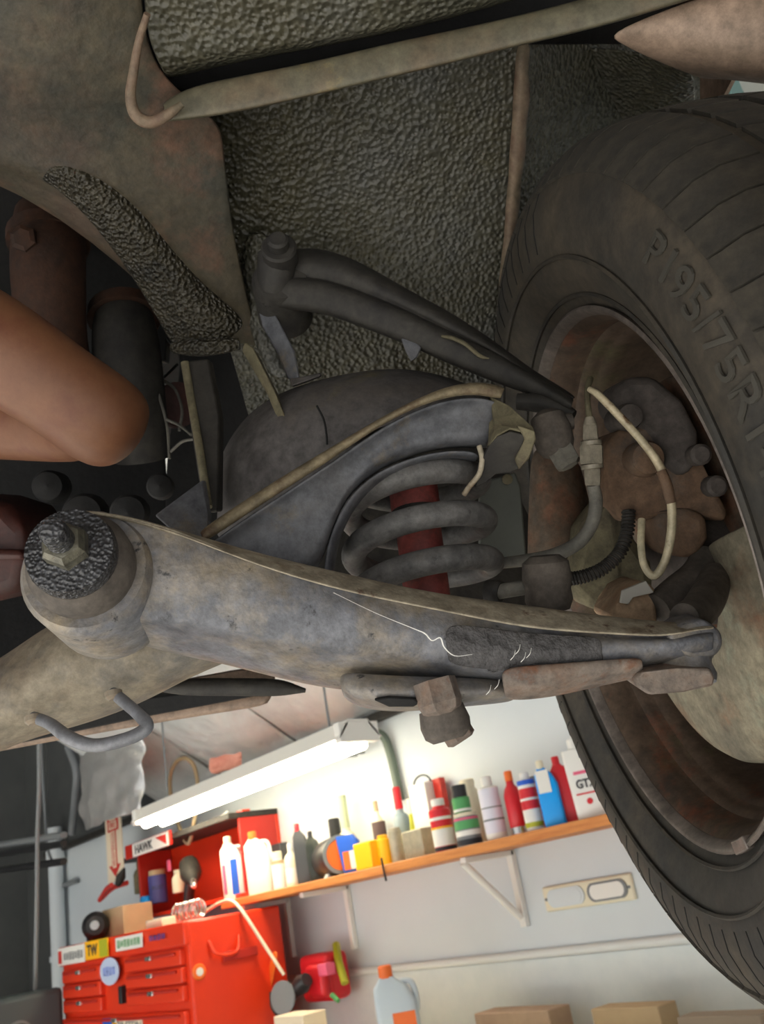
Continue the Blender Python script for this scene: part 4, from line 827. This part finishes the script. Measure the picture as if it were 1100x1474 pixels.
# pivot end: boss, sleeve, bush, washer, nut
bx_ = CARL.normalized()
bc = P(100, 793, .452)
lathe('pivot_boss', [(-.085, .0325), (-.08, .0335), (-.030, .0335), (-.026, .031), (-.026, .026)], bc, bx_, m_arm, arm, seg=40)
lathe('rubber_bush', [(-.060, .0265), (-.016, .0265), (-.012, .0245), (-.008, .022)], bc, bx_, m_boot, arm, seg=36)
wsh = lathe('washer', [(-.010, .0215), (-.004, .0222), (.0015, .0212), (.003, .012), (.004, .008)], bc, bx_, m_tar, arm, seg=36)
lathe('nut', [(0, .0115), (.010, .0115), (.014, .0092), (.0145, .006)], bc, bx_, m_nut, arm, seg=6, smooth=20)
lathe('bolt_end', [(.010, .0068), (.026, .0066), (.029, .0058), (.0305, .003), (.031, 0)], bc, bx_, m_tar, arm, seg=18, up=CARA)
# ball joint end
lathe('ball_joint_housing', [(-.014, .009), (-.011, .0125), (0, .0145), (.006, .0140), (.012, .0165), (.016, .0160)], P(985, 938, .512), (AY * 1 - AZ * .35 - AX * .06), m_arm, arm, seg=28)
pprism('ball_joint_plate', [(915, 973, .492), (925, 968, .488), (975, 962, .486), (1024, 962, .49), (1030, 975, .492), (1028, 988, .492), (985, 997, .488), (935, 1001, .488), (918, 990, .49)], .035, m_arm_end, arm, bevel=.003)
pprism('ball_joint_ear', [(985, 897, .50), (1014, 890, .50), (1040, 908, .502), (1044, 928, .502), (1034, 946, .50), (1000, 950, .495), (975, 940, .495), (960, 915, .495)], .03, m_arm, arm, bevel=.004, bseg=3)
# thread of spider silk on the arm
t = thing('cobweb_thread', 'white thread of cobweb stuck on the face of the control arm', 'cobweb', P(610, 920, .474))
ptube('thread', [(480, 853, .474), (540, 882, .473), (596, 905, .473), (612, 912, .472), (622, 922, .472), (634, 918, .472), (640, 932, .473), (655, 944, .473), (680, 942, .474)], [.25, .3, .6, 1.1, .8, 1.0, 1.0, .6, .3], m_white, t, seg=6)
for q in ((735, 950), (742, 942), (750, 953), (758, 947), (700, 1000), (712, 992)):
    ptube('thread', [(q[0], q[1], .476), (q[0] + 5, q[1] - 6, .474), (q[0] + 7, q[1] - 14, .476)], .45, m_white, t, seg=5)
# link bolt under the arm
t = thing('stabiliser_link_bolt', 'rusty hexagon bolt and rubber bush under the control arm', 'bolt', P(640, 1030, .49))
bd = (AY * .9 + AX * .25 - AZ * .25).normalized()
lathe('bolt_head', [(-.012, .0115), (0, .0120), (.004, .0105), (.006, .006)], P(634, 1012, .486), bd, m_arm_end, t, seg=6, smooth=20)
lathe('bush', [(-.004, .0120), (.004, .0135), (.010, .0125), (.013, .009)], P(638, 1030, .492), bd, m_boot, t, seg=20)
lathe('nut', [(0, .0085), (.008, .0085), (.0095, .006)], P(652, 1044, .492), (bd + AX * .35).normalized(), m_arm_end, t, seg=6, smooth=20)
# ---- rear arm with the arched opening round the spring
ra = thing('rear_control_arm', 'dark stamped rear arm arching around the coil spring', 'control arm', P(480, 720, .56))
ED = [((285, 768), (304, 812)), ((350, 724), (390, 826)), ((430, 674), (452, 834)), ((490, 638), (468, 778)), ((540, 607), (490, 718)), ((590, 580), (534, 674)), ((640, 558), (600, 648)), ((690, 550), (660, 638)), ((728, 560), (700, 644))]
rows = [[] for _ in range(9)]
for i, (e_, a_) in enumerate(ED):
    z = .535 + .035 * i / 8
    dx, dy = a_[0] - e_[0], a_[1] - e_[1]; ln = math.hypot(dx, dy); ux, uy = dx / ln, dy / ln
    def q(d_, dz): return (e_[0] + ux * d_, e_[1] + uy * d_, z + dz)
    rows[0].append(q(-1, .05)); rows[1].append(q(-3, .006)); rows[2].append(q(-2, -.004)); rows[3].append(q(16, -.006)); rows[4].append(q(18, .004)); rows[5].append(q(28, .010))
    rows[6].append(q(ln * .6, .012)); rows[7].append(q(ln - 6, .004)); rows[8].append(q(ln, .03))
pgrid('web', rows[4:], m_plate, ra, sub=2, solid=.003)
pgrid('flange', rows[:5], m_edge, ra, sub=2, solid=.0025)
pgrid('arch_lip', [[(462, 838, .560), (466, 800, .560), (472, 770, .560), (496, 716, .565), (540, 676, .570), (602, 652, .574), (660, 644, .576), (694, 650, .576)], [(474, 838, .565), (476, 800, .565), (482, 772, .565), (504, 722, .570), (546, 684, .575), (604, 660, .580), (658, 652, .582), (688, 660, .582)], [(474, 838, .60), (478, 800, .60), (484, 774, .60), (506, 724, .605), (548, 686, .61), (604, 662, .615), (658, 654, .617), (688, 662, .617)]], m_plate, ra, sub=2, solid=.003)
pprism('end_bracket', [(706, 570, .575), (734, 584, .565), (768, 615, .555), (771, 628, .553), (735, 618, .552), (716, 628, .553), (704, 642, .556), (712, 610, .57)], .012, m_olive, ra, bevel=.001)
pprism('end_bracket', [(704, 642, .556), (716, 628, .553), (735, 620, .552), (766, 628, .553), (758, 655, .558), (752, 672, .56), (736, 680, .565), (714, 682, .57), (700, 694, .572), (684, 702, .575), (690, 668, .566)], .010, m_dark, ra, bevel=.001)
pprism('end_bracket', [(745, 612, .551), (770, 620, .549), (772, 632, .551), (762, 660, .556), (748, 676, .56), (742, 660, .556), (756, 632, .552)], .006, m_olive, ra, bevel=.001)
ptube('torn_edge', [(690, 642, .566), (694, 660, .564), (690, 682, .567), (676, 700, .572), (668, 712, .575)], 4, m_flange, ra)

# ---- coil spring and damper
t = thing('coil_spring', 'thick dark coil spring standing inside the rear arm', 'coil spring', P(610, 860, .62))
c_lo, c_hi = P(618, 880, .60), P(588, 650, .637)
axis = (c_hi - c_lo); hgt_ = axis.length; axis.normalize()
e1 = (AX - axis * AX.dot(axis)).normalized(); e2 = axis.cross(e1)
R_ = .0445; turns = 3.9; pts = []
for i in range(int(turns * 36) + 1):
    a = 2 * pi * i / 36 + 0.3
    pts.append(c_lo + axis * (hgt_ * i / (turns * 36)) + (e1 * cos(a) + e2 * sin(a)) * R_)
tube('coil', pts, .0082, m_spring, t, n=1, seg=16)
t = thing('shock_absorber', 'faded red shock absorber inside the coil spring', 'shock absorber', P(610, 870, .62))
lathe('tube', [(0, .0145), (.005, .015), (.070, .015), (.072, .0135)], c_lo - axis * .005, axis, m_red, t, seg=28)
lathe('dust_tube', [(.070, .0165), (.094, .0165), (.096, .015)], c_lo - axis * .005, axis, m_red, t, seg=28)
lathe('rod', [(.085, .006), (.105, .006)], c_lo, axis, m_dark, t, seg=14)
lathe('seal_collar', [(.066, .0168), (.068, .0175), (.072, .0175), (.074, .0165)], c_lo - axis * .005, axis, m_dark, t, seg=28)

# ---- spring cup above
t = thing('spring_cup', 'charcoal rounded spring cup above the rear arm', 'spring cup', P(500, 620, .68))
pgrid('cup', [[(314, 660, .73), (342, 606, .73), (384, 571, .73), (432, 551, .725), (492, 536, .72), (560, 526, .72), (622, 532, .725), (684, 553, .73), (726, 580, .74)], [(314, 664, .70), (344, 614, .69), (388, 580, .68), (436, 560, .672), (494, 544, .668), (560, 534, .668), (622, 542, .672), (682, 562, .68), (724, 588, .69)], [(312, 700, .68), (346, 650, .665), (396, 622, .652), (440, 600, .645), (500, 580, .642), (560, 570, .642), (620, 576, .646), (680, 590, .655), (720, 606, .665)], [(308, 740, .67), (348, 700, .655), (402, 680, .642), (446, 660, .636), (500, 640, .634), (560, 620, .634), (620, 620, .638), (680, 622, .648), (716, 630, .658)], [(306, 790, .67), (348, 770, .66), (402, 760, .65), (450, 740, .645), (500, 700, .645), (560, 670, .645), (620, 650, .65), (680, 645, .655), (714, 650, .66)]], m_dome, t, sub=2, solid=.004)
ptube('weld_seam', [(456, 584, .640), (466, 604, .637), (470, 625, .634), (471, 640, .633)], 1.6, m_black, t)
pprism('cup_tab', [(416, 545, .70), (440, 541, .70), (462, 536, .70), (462, 541, .698), (420, 556, .695)], .008, m_dome, t)

# ---- upper arm with its pivot bolt
ua = thing('upper_control_arm', 'dark upper control arm crossing from a bolted pivot to the wheel', 'control arm', P(600, 470, .69))
UA = [(378, 372, 404, 441), (433, 358, 403, 441), (480, 365, 411, 450), (531, 389, 430, 470), (585, 422, 452, 490), (634, 447, 477, 513), (680, 476, 498, 532), (720, 504, 516, 548), (760, 535, 540, 562), (795, 556, 560, 574), (826, 576, 578, 590)]
rows = []
for i, (x_, a_, b_, c_) in enumerate(UA):
    z = .715 - .075 * i / (len(UA) - 1)
    rows.append([(x_ + 3, a_ + 2, z + .05), (x_ + 1, a_, z + .012), (x_, (a_ + b_) / 2, z + .004), (x_, b_ - 3, z + .010), (x_, b_, z + .004), (x_, b_ + 4, z - .006), (x_, c_ - 4, z - .004), (x_, c_, z), (x_ + 1, c_ - 1, z + .05)])
pgrid('web', rows, m_dark, ua, sub=2, solid=.003)
pprism('clip_tab', [(576, 482, .682), (600, 492, .678), (607, 500, .676), (600, 514, .674), (592, 520, .674), (584, 505, .678)], .004, m_plate, ua, bevel=.001)
ptube('dust_scale', [(636, 484, .668), (652, 487, .664), (672, 497, .66), (690, 512, .656), (704, 516, .652)], [2, 3, 3, 3, 1], m_olive, ua, seg=6)
ub = P(402, 372, .70)
lathe('pivot_boss', [(-.05, .022), (-.004, .0225), (.002, .020), (.003, .012)], P(404, 400, .712), bx_, m_dark, ua, seg=28)
lathe('pivot_bolt', [(-.01, .0135), (.004, .0135), (.006, .012), (.006, .008), (.013, .0078), (.015, .006), (.015, 0)], P(402, 362, .70), bx_, m_dark, ua, seg=22)
ptube('boss_neck', [(395, 360, .71), (398, 385, .712), (396, 415, .715), (394, 438, .72)], [24, 28, 26, 20], m_dark, ua)

# ---- wheel
WC = P(912.9, 827.4, .6715); WN = CARN
wu = (UP - WN * UP.dot(WN)).normalized(); wv = WN.cross(wu)
def WH(s, r, a): return WC + WN * s + (wu * cos(a) + wv * sin(a)) * r
wheel = thing('road_wheel', 'steel road wheel with a dusty black tyre seen from inside', 'wheel', WC)
_h = [(.006, .186), (.001, .190), (-.003, .196), (-.008, .203), (-.016, .216), (-.021, .235), (-.021, .250), (-.0175, .2645), (-.0095, .280), (.0015, .292), (.0125, .2985), (.032, .302), (.07, .3035)]
TP = _h + [(.14 - a_, b_) for a_, b_ in reversed(_h[:-1])]
ty = lathe('tyre', TP + [(.12, .180), (.02, .180)], WC, WN, m_rubber, wheel, seg=128, smooth=60, closed_prof=True, up=wu)
for r_, s_ in ((.2015, -.0072), (.228, -.0196)):
    lathe('rim_guard_ring', [(s_ - .0015, r_ - .0015), (s_ - .003, r_), (s_ - .0015, r_ + .0015), (s_ + .003, r_)], WC, WN, m_rubber, ty, seg=128, closed_prof=True, up=wu)
# shoulder lugs all round, each a lug
NL = 72
def lug(i, prof, a0, a1, sk):
    an = 2 * pi * i / NL; d = 2 * pi / NL; v = []; n = len(prof)
    for j, (s, rr) in enumerate(prof):
        sh = sk * j / (n - 1)
        for aa in (an + d * (a0 + sh), an + d * (a1 + sh)):
            v.append(WH(s, rr, aa)); v.append(WH(.07 + (s - .07) * .9, rr - .008, aa))
    f = [(0, 1, 3, 2), (4 * n - 4, 4 * n - 2, 4 * n - 1, 4 * n - 3)]
    for k_ in range(0, 4 * n - 4, 4):
        f += [(k_, k_ + 2, k_ + 6, k_ + 4), (k_ + 1, k_ + 5, k_ + 7, k_ + 3), (k_, k_ + 4, k_ + 5, k_ + 1), (k_ + 2, k_ + 3, k_ + 7, k_ + 6)]
    return v, f
lp = [(-.0125, .2790), (-.0085, .2845), (.0002, .2938), (.0120, .3006), (.0320, .3044)]
ip = [(.040, .3050), (.054, .3062), (.066, .3065)]
for prof, a0, a1, sk in ((lp, .04, .96, .35), (ip, .1, .9, .4), ([(.14 - a_, b_) for a_, b_ in reversed(ip)], .1, .9, -.4), ([(.14 - a_, b_) for a_, b_ in reversed(lp)], .04, .96, -.35)):
    for i in range(NL):
        v, f = lug(i, prof, a0, a1, sk); build('tread_lug', v, f, m_tread, ty, smooth=30)
def side_at(r):
    for (sa, ra_), (sb_, rb) in zip(TP, TP[1:]):
        if ra_ <= r <= rb: return sa + (sb_ - sa) * (r - ra_) / (rb - ra_)
    return -.02
for i in range(0, NL):
    a_ = 2 * pi * (i + .02) / NL; pr = (.236, .250, .264, .2785); v = []; f = []
    for j, r_ in enumerate(pr):
        aa = a_ + .006 * sin(j * 2.1)
        for d_ in (-.0022, .0022): v += [WH(side_at(r_) - .0005, r_, aa + d_), WH(side_at(r_) + .003, r_, aa + d_)]
    f = [(0, 1, 3, 2), (12, 14, 15, 13)]
    for k_ in (0, 4, 8): f += [(k_, k_ + 2, k_ + 6, k_ + 4), (k_ + 1, k_ + 5, k_ + 7, k_ + 3), (k_, k_ + 4, k_ + 5, k_ + 1), (k_ + 2, k_ + 3, k_ + 7, k_ + 6)]
    if not 30 < math.degrees(a_) < 150: build('sipe_shade_strip', v, f, m_black, ty, smooth=0)  # raised black strips; shade inside the cuts is painted as their colour
# raised size lettering on the inner sidewall
def rim_text(s, r_mid, a_mid, height, width_scale=1.0, m_=m_rubber):
    v, f = text_mesh(s, 1.0, .02, 0.0)
    h_ = max(p.y for p in v) - min(p.y for p in v); my = (max(p.y for p in v) + min(p.y for p in v)) / 2; k_ = height / h_
    def side(r):
        for (sa, ra_), (sb_, rb) in zip(TP, TP[1:]):
            if ra_ <= r <= rb: return sa + (sb_ - sa) * (r - ra_) / (rb - ra_)
        return -.02
    out = []
    for p in v:
        r = r_mid + (p.y - my) * k_; a = a_mid + p.x * k_ * width_scale / r_mid * TXT_DIR
        out.append(WH(side(r) - .0008 - (p.z + .02) / .04 * .0014, r, a))
    return build('raised_lettering', out, f, m_, ty, smooth=0, fix=False)
TXT_DIR = 1
m_letter = mat('scuffed_rubber_lettering', [S(50, 48, 42), S(64, 60, 52)], 0.7)
rim_text('P195/75R14', .2620, radians(82), .0175, 1.25, m_letter)
RP = [(.008, .1855), (.001, .1905), (-.003, .1925), (-.0045, .1910), (-.003, .1885), (.004, .1850), (.010, .181), (.022, .1795), (.034, .178), (.040, .172), (.050, .1705), (.075, .170), (.088, .163), (.098, .160), (.115, .158), (.120, .150), (.124, .120), (.116, .090), (.120, .060), (.125, .04), (.125, 0)]
rm = lathe('rim', RP, WC, WN, m_rim, wheel, seg=96, smooth=40, up=wu, caps=False, solid=.002)
lathe('rim_flange', [(.006, .1868), (-.001, .1925), (-.0048, .1935), (-.0062, .1915), (-.005, .1893), (.002, .1858)], WC, WN, m_lip, rm, seg=96, closed_prof=True, up=wu)
lathe('rim_bead', [(.026, .1795), (.030, .1760), (.034, .1755), (.038, .1740)], WC, WN, m_rim, rm, seg=96, closed_prof=True, up=wu)
aw = 2.97
prism('balance_weight', [WH(-.0068, r_, a) for r_, a in ((.1945, aw), (.1945, aw + .06), (.1945, aw + .12), (.186, aw + .12), (.186, aw + .06), (.186, aw))], WN * .008, m_lip, wheel, bevel=.001)

rows = []
for j in range(7):
    a = radians(72 + 58 * j / 6); rows.append([WH(s_, r_, a) for s_, r_ in ((.0, .352), (.03, .362), (.12, .366), (.21, .362))])
grid('arch_shade_liner', rows, m_fender, body, sub=2, solid=.003)  # added out of view to keep light off the tyre top
# ---- brake: disc shield, caliper, disc
sh = thing('brake_dust_shield', 'greenish grey brake dust shield inside the lower rim', 'brake shield', WC + WN * .04)
v = []; f = []
A0, A1, NA = radians(98), radians(255), 40
for j, (r_, s_) in enumerate(((.060, .030), (.085, .026), (.115, .030), (.138, .034), (.146, .040), (.147, .052))):
    for i in range(NA + 1):
        v.append(WH(s_, r_, A0 + (A1 - A0) * i / NA))
for j in range(5):
    for i in range(NA): f.append((j * (NA + 1) + i, j * (NA + 1) + i + 1, (j + 1) * (NA + 1) + i + 1, (j + 1) * (NA + 1) + i))
build('shield_plate', v, f, m_shield, sh, sub=1, solid=.003)
t = thing('brake_disc', 'rusty brake disc behind the caliper', 'brake disc', WC + WN * .06)
lathe('disc', [(.055, .05), (.055, .132), (.062, .134), (.075, .134), (.078, .05)], WC, WN, m_rust, t, seg=64, up=wu)
lathe('hub', [(.02, .03), (.03, .045), (.06, .05)], WC, WN, m_caliper2, t, seg=32, up=wu)
t = thing('brake_caliper', 'rusty brown brake caliper behind the bent pipe', 'brake caliper', P(960, 700, .64))
pprism('caliper_body', [(872, 640, .640), (890, 618, .640), (930, 612, .635), (985, 625, .625), (1010, 660, .615), (1030, 700, .612), (1050, 735, .610), (1046, 752, .610), (1000, 738, .615), (960, 742, .62), (935, 748, .625), (900, 752, .63), (880, 730, .635), (870, 690, .64)], .06, m_caliper, t, bevel=.008, bseg=3)
pprism('caliper_bridge', [(880, 560, .655), (905, 540, .65), (945, 540, .64), (985, 575, .625), (1008, 620, .615), (1012, 660, .612), (985, 690, .612), (958, 670, .62), (940, 640, .628), (905, 610, .64), (882, 590, .65)], .05, m_caliper2, t, bevel=.010, bseg=3)
pprism('caliper_lug', [(942, 738, .618), (990, 728, .612), (1020, 742, .61), (1022, 775, .61), (1008, 800, .612), (980, 805, .615), (956, 790, .62), (945, 765, .62)], .045, m_caliper, t, bevel=.007, bseg=3)
for q in ((1005, 655), (1028, 700)): lathe('slide_pin', [(-.006, .007), (.006, .007), (.008, .005)], P(q[0], q[1], .606), -AZ, m_caliper2, t, seg=12)
for q, r_ in (((905, 600, .634), 20), ((930, 660, .622), 26)):
    lathe('piston_boss', [(-.03, r_ * .00048), (0, r_ * .00047), (.006, r_ * .0004), (.008, 0)], P(*q), -AZ, m_caliper2 if r_ == 20 else m_caliper, t, seg=22)
t = thing('brake_pipe', 'cream coloured brake pipe bent in a hook before the caliper', 'brake pipe', P(950, 700, .6))
ptube('pipe', [(848, 560, .60), (862, 569, .595), (890, 597, .59), (922, 632, .585), (946, 664, .582), (960, 695, .58), (967, 730, .58), (966, 770, .58), (957, 808, .582), (942, 829, .585), (928, 815, .588), (923, 785, .592), (924, 748, .60)], [4, 5.5, 6, 6, 6.5, 6.5, 6.5, 6.5, 6, 6, 5.5, 5.5, 5.5], m_pipe, t, seg=12)
ptube('pipe_wrap', [(952, 678, .580), (960, 698, .578), (966, 724, .578)], [7.5, 8, 7.5], m_caliper, t, seg=12)

# ---- brake hose with hexagon union
t = thing('brake_hose', 'grey rubber brake hose with a stacked hexagon union', 'brake hose', P(852, 650, .61))
hx = [(600, 612, 7, 10), (612, 634, 11, 12), (634, 641, 15, 15), (641, 668, 18, 18), (668, 675, 16, 16), (675, 699, 13, 12)]
for i, (a_, b_, r0_, r1_) in enumerate(hx):
    p0_, p1_ = P(849 + i * .8, a_, .605), P(849 + i * .8 + .8, b_, .605); d_ = p1_ - p0_; k_ = .605 / F
    lathe('union_nut' if i in (1, 3, 5) else 'union_collar', [(0, r0_ * k_ * .94), (d_.length * .1, r0_ * k_), (d_.length * .9, r1_ * k_), (d_.length, r1_ * k_ * .94)], p0_, d_, m_brass, t, seg=6 if i in (1, 3, 5) else 18, smooth=25)
ptube('hose', [(854, 698, .605), (858, 722, .607), (853, 752, .61), (834, 780, .615), (800, 798, .62), (760, 806, .63), (710, 812, .64), (670, 818, .65)], [9, 10, 10, 10, 10, 9, 8, 8], m_hose, t, seg=12)
ptube('feed_pipe', [(849, 602, .605), (846, 580, .61), (846, 560, .62), (850, 545, .63)], [5, 4.5, 4.5, 4.5], m_olive, t, seg=10)
t = thing('sensor_hose', 'dark hose wrapped in a wire coil below the union', 'hose', P(870, 800, .62))
hp = [(905, 735, .625), (903, 765, .622), (892, 795, .618), (868, 818, .615), (840, 830, .615), (815, 834, .618)]
ptube('hose', hp, 8, m_boot, t, seg=12)
cp = catmull([P(*q) for q in hp], 40); out = []
for i, p in enumerate(cp):
    tg = (cp[min(i + 1, len(cp) - 1)] - cp[max(i - 1, 0)]).normalized(); n1 = tg.cross(AZ).normalized(); n2 = tg.cross(n1)
    out.append(p + (n1 * cos(i * .9) + n2 * sin(i * .9)) * (8.6 * .62 / F))
tube('wire_coil', out, .0010, m_dark, t, n=1, seg=6)

# ---- knuckle, joints and links round the hub
kn = thing('steering_knuckle', 'rusty steering knuckle between the arms and the wheel', 'steering knuckle', P(840, 760, .68))
pgrid('upright', [[(758, 640, .73), (776, 640, .71), (800, 645, .70), (826, 650, .71), (842, 660, .74)], [(756, 720, .73), (776, 720, .71), (802, 720, .70), (832, 720, .71), (852, 720, .74)], [(752, 790, .72), (776, 800, .70), (806, 800, .69), (846, 790, .70), (876, 780, .73)], [(756, 860, .70), (790, 870, .69), (830, 870, .68), (870, 850, .69), (910, 840, .72)]], m_rust, kn, sub=2, solid=.01)
pprism('knuckle_arm', [(836, 760, .665), (870, 720, .66), (892, 690, .66), (902, 720, .655), (912, 770, .65), (940, 810, .645), (945, 850, .64), (900, 880, .64), (850, 880, .65), (820, 850, .665)], .05, m_olive, kn, bevel=.01, bseg=3)
pprism('knuckle_foot', [(886, 872, .590), (900, 848, .592), (925, 835, .595), (945, 846, .592), (948, 900, .585), (890, 900, .582), (876, 890, .585)], .05, m_tan, kn, bevel=.004)
pprism('pale_tag', [(893, 868, .584), (896, 850, .586), (930, 836, .588), (942, 853, .586), (912, 860, .585), (905, 870, .584)], .003, m_tag, kn, bevel=.0005)
ptube('lower_boot', [(945, 880, .59), (975, 862, .60), (1005, 835, .61), (1020, 800, .62)], [26, 32, 30, 22], m_boot, kn, seg=20)
ptube('lower_joint_neck', [(985, 890, .53), (1005, 880, .55), (1020, 858, .575), (1030, 830, .60)], [22, 26, 26, 22], m_boot, kn, seg=20)
t = thing('upper_ball_joint', 'dusty round upper ball joint beside the hose union', 'ball joint', P(800, 635, .63))
lathe('socket', [(-.018, .006), (-.014, .0115), (-.004, .0135), (.006, .0130), (.012, .010), (.015, .005)], P(796, 628, .625), (AY + AX * .25 - AZ * .2), m_boot, t, seg=24)
lathe('castle_nut', [(0, .0095), (.012, .0095), (.014, .006)], P(806, 646, .622), (AY * .8 + AX * .4 - AZ * .3), m_hose, t, seg=6, smooth=20)
ptube('stud_arm', [(772, 618, .63), (795, 612, .628), (824, 606, .628)], [10, 14, 12], m_boot, t, seg=14)
ptube('joint_clamp', [(745, 578, .655), (775, 580, .65), (805, 588, .645), (826, 598, .64)], [12, 14, 12, 8], m_dark, t, seg=14)
t = thing('stabiliser_link', 'lumpy rubber stabiliser link above the control arm flange', 'link', P(785, 845, .57))
lathe('link_boot', [(-.017, .009), (-.013, .0140), (-.003, .0150), (.004, .0138), (.010, .0145), (.016, .0120)], P(788, 840, .565), (AY + AX * .1), m_boot, t, seg=22)
ptube('link_rod', [(716, 852, .575), (740, 848, .572), (760, 845, .57)], 11, m_hose, t, seg=14)
ptube('link_collar', [(700, 850, .58), (714, 851, .577), (722, 852, .575)], [15, 17, 15], m_dark, t, seg=16)
t = thing('frame_plate', 'grey green plate hanging behind the coil spring', 'plate', P(720, 740, .70))
pprism('plate', [(690, 712, .69), (705, 690, .69), (742, 680, .69), (750, 700, .69), (758, 800, .68), (690, 812, .68)], .008, mat('grey_green_plate', [S(84, 86, 80), S(100, 102, 94)], .7, .1, 14), t)
lathe('plate_bolt', [(0, .004), (.004, .0038), (.005, .002)], P(730, 690, .688), -AZ, m_olive, t, seg=10)

# ---- exhaust and engine lumps
t = thing('exhaust_pipe', 'rust brown exhaust downpipe behind the bare arm', 'exhaust pipe', P(70, 420, .85))
ptube('pipe', [(66, 285, .90), (70, 330, .87), (70, 400, .85), (76, 480, .85), (90, 560, .86), (100, 640, .88)], [36, 50, 52, 48, 44, 42], m_exh, t, seg=24)
ptube('pipe_clamp', [(70, 338, .868), (70, 352, .864)], [58, 58], m_exh, t, seg=24, n=1)
lathe('clamp_bolt', [(0, .012), (.012, .012), (.014, .008)], P(40, 348, .83), -AZ, m_exh, t, seg=6, smooth=20)
t = thing('exhaust_branch', 'dark second exhaust branch right of the rusty downpipe', 'exhaust pipe', P(180, 520, .88))
ptube('pipe', [(178, 440, .90), (180, 480, .88), (186, 540, .87), (196, 600, .87), (206, 660, .88)], [34, 46, 48, 44, 40], m_dark, t, seg=24)
ptube('flange_ring', [(178, 446, .895), (179, 460, .89)], [50, 52], m_exh, t, seg=24, n=1)
t = thing('engine_block', 'red brown oily engine casting left of the pivot bolt', 'engine', P(0, 790, .80))
pprism('casting', [(-160, 700, .80), (-40, 710, .80), (10, 726, .79), (34, 760, .78), (40, 810, .78), (24, 850, .78), (-30, 872, .79), (-160, 880, .80)], .12, m_redbrown, t, bevel=.012, bseg=3)
pprism('casting_rib', [(-60, 790, .775), (30, 792, .765), (34, 806, .765), (-60, 806, .775)], .03, m_redbrown, t, bevel=.004)
for i, (q, r_) in enumerate((((120, 740, .78), 30), ((185, 738, .76), 26), ((230, 700, .74), 18), ((70, 700, .80), 24))):
    lathe('casting_boss', [(-.04, r_ * .0006), (0, r_ * .00058), (.008, r_ * .0005), (.012, 0)], P(*q), -AZ + AX * .2, m_black, t, seg=20)
t = thing('wire_harness', 'thin dark wires and a belt pulley glimpsed beside the elbow', 'wiring', P(260, 590, .82))
for w_p in ([(236, 548, .9), (252, 560, .89), (262, 590, .88), (258, 620, .87)], [(240, 604, .85), (258, 612, .84), (276, 626, .82)], [(246, 650, .84), (262, 636, .83), (280, 632, .82)], [(226, 560, .86), (240, 610, .85), (244, 660, .84)]):
    ptube('wire', w_p, 2.2, m_hose, t, seg=8)
lathe('pulley', [(0, .022), (.006, .022), (.010, .018), (.016, .022), (.02, .022)], P(250, 585, .93), -AZ + AX * .5, m_redbrown, t, seg=24)
ptube('wire', [(234, 545, .93), (244, 536, .93), (256, 524, .93)], 2, m_black, t, seg=8)

# ================================================================== a bare arm reaching in from the left
def skin_body(name, chains, m_, parent=None, sub=3):
    """chains: lists of (point, radius); the first chain's first point is the root, later chains start at an index of an earlier vertex"""
    V = []; Ed = []; Rd = []; roots = []
    for start, ch in chains:
        prev = start
        if start is None: roots.append(len(V))
        for p, r in ch:
            V.append(p); Rd.append(r); i = len(V) - 1
            if prev is not None: Ed.append((prev, i))
            prev = i
    c = sum(V, Vector((0, 0, 0))) / len(V)
    me = bpy.data.meshes.new(name); me.from_pydata([p - c for p in V], Ed, [])
    o = link(name, me, m_, parent, c)
    m1 = o.modifiers.new('skin', 'SKIN'); m1.use_smooth_shade = True; m1.branch_smoothing = 0.6
    sv = me.skin_vertices[0].data
    for i, r in enumerate(Rd): sv[i].radius = (r, r)
    for i in roots: sv[i].use_root = True
    m2 = o.modifiers.new('sub', 'SUBSURF'); m2.levels = sub; m2.render_levels = sub
    return o
chain = [(P(-640, 380, .62), .030), (P(-480, 380, .61), .037), (P(-300, 372, .60), .041), (P(-120, 440, .605), .0385), (P(0, 502, .61), .0375), (P(90, 558, .618), .0365), (P(156, 604, .626), .0355), (P(214, 648, .638), .0335)]
el = 6
chain2 = [(P(110, 614, .705), .030), (P(30, 607, .75), .034), (P(-150, 590, .82), .042), (P(-420, 580, .90), .050), (P(-700, 570, .94), .055)]
# hand beyond the frame: palm and five relaxed fingers
hw = P(-640, 380, .62); hd = (P(-900, 400, .62) - hw).normalized(); hu = (AY - hd * AY.dot(hd)).normalized(); hn = hd.cross(hu)
hand = [(None, [(hw, .026), (hw + hd * .05, .030), (hw + hd * .085, .028)])]
for i, ln in enumerate((.068, .078, .072, .056)):
    b0 = hw + hd * .085 + hu * (-.028 + .019 * i)
    hand.append((None, [(b0 - hd * .02, .010), (b0 + hd * ln * .45 + hn * .004, .0095), (b0 + hd * ln * .8 + hn * .016, .0088), (b0 + hd * ln + hn * .034, .0078)]))
hand.append((None, [(hw + hd * .03 - hu * .018, .013), (hw + hd * .058 - hu * .046 + hn * .01, .0115), (hw + hd * .085 - hu * .058 + hn * .022, .0095)]))
person = skin_body('person', [(None, chain), (el, chain2)] + hand, m_skin)
tag(person, 'bare arm bent at the elbow reaching in from the left', 'person')
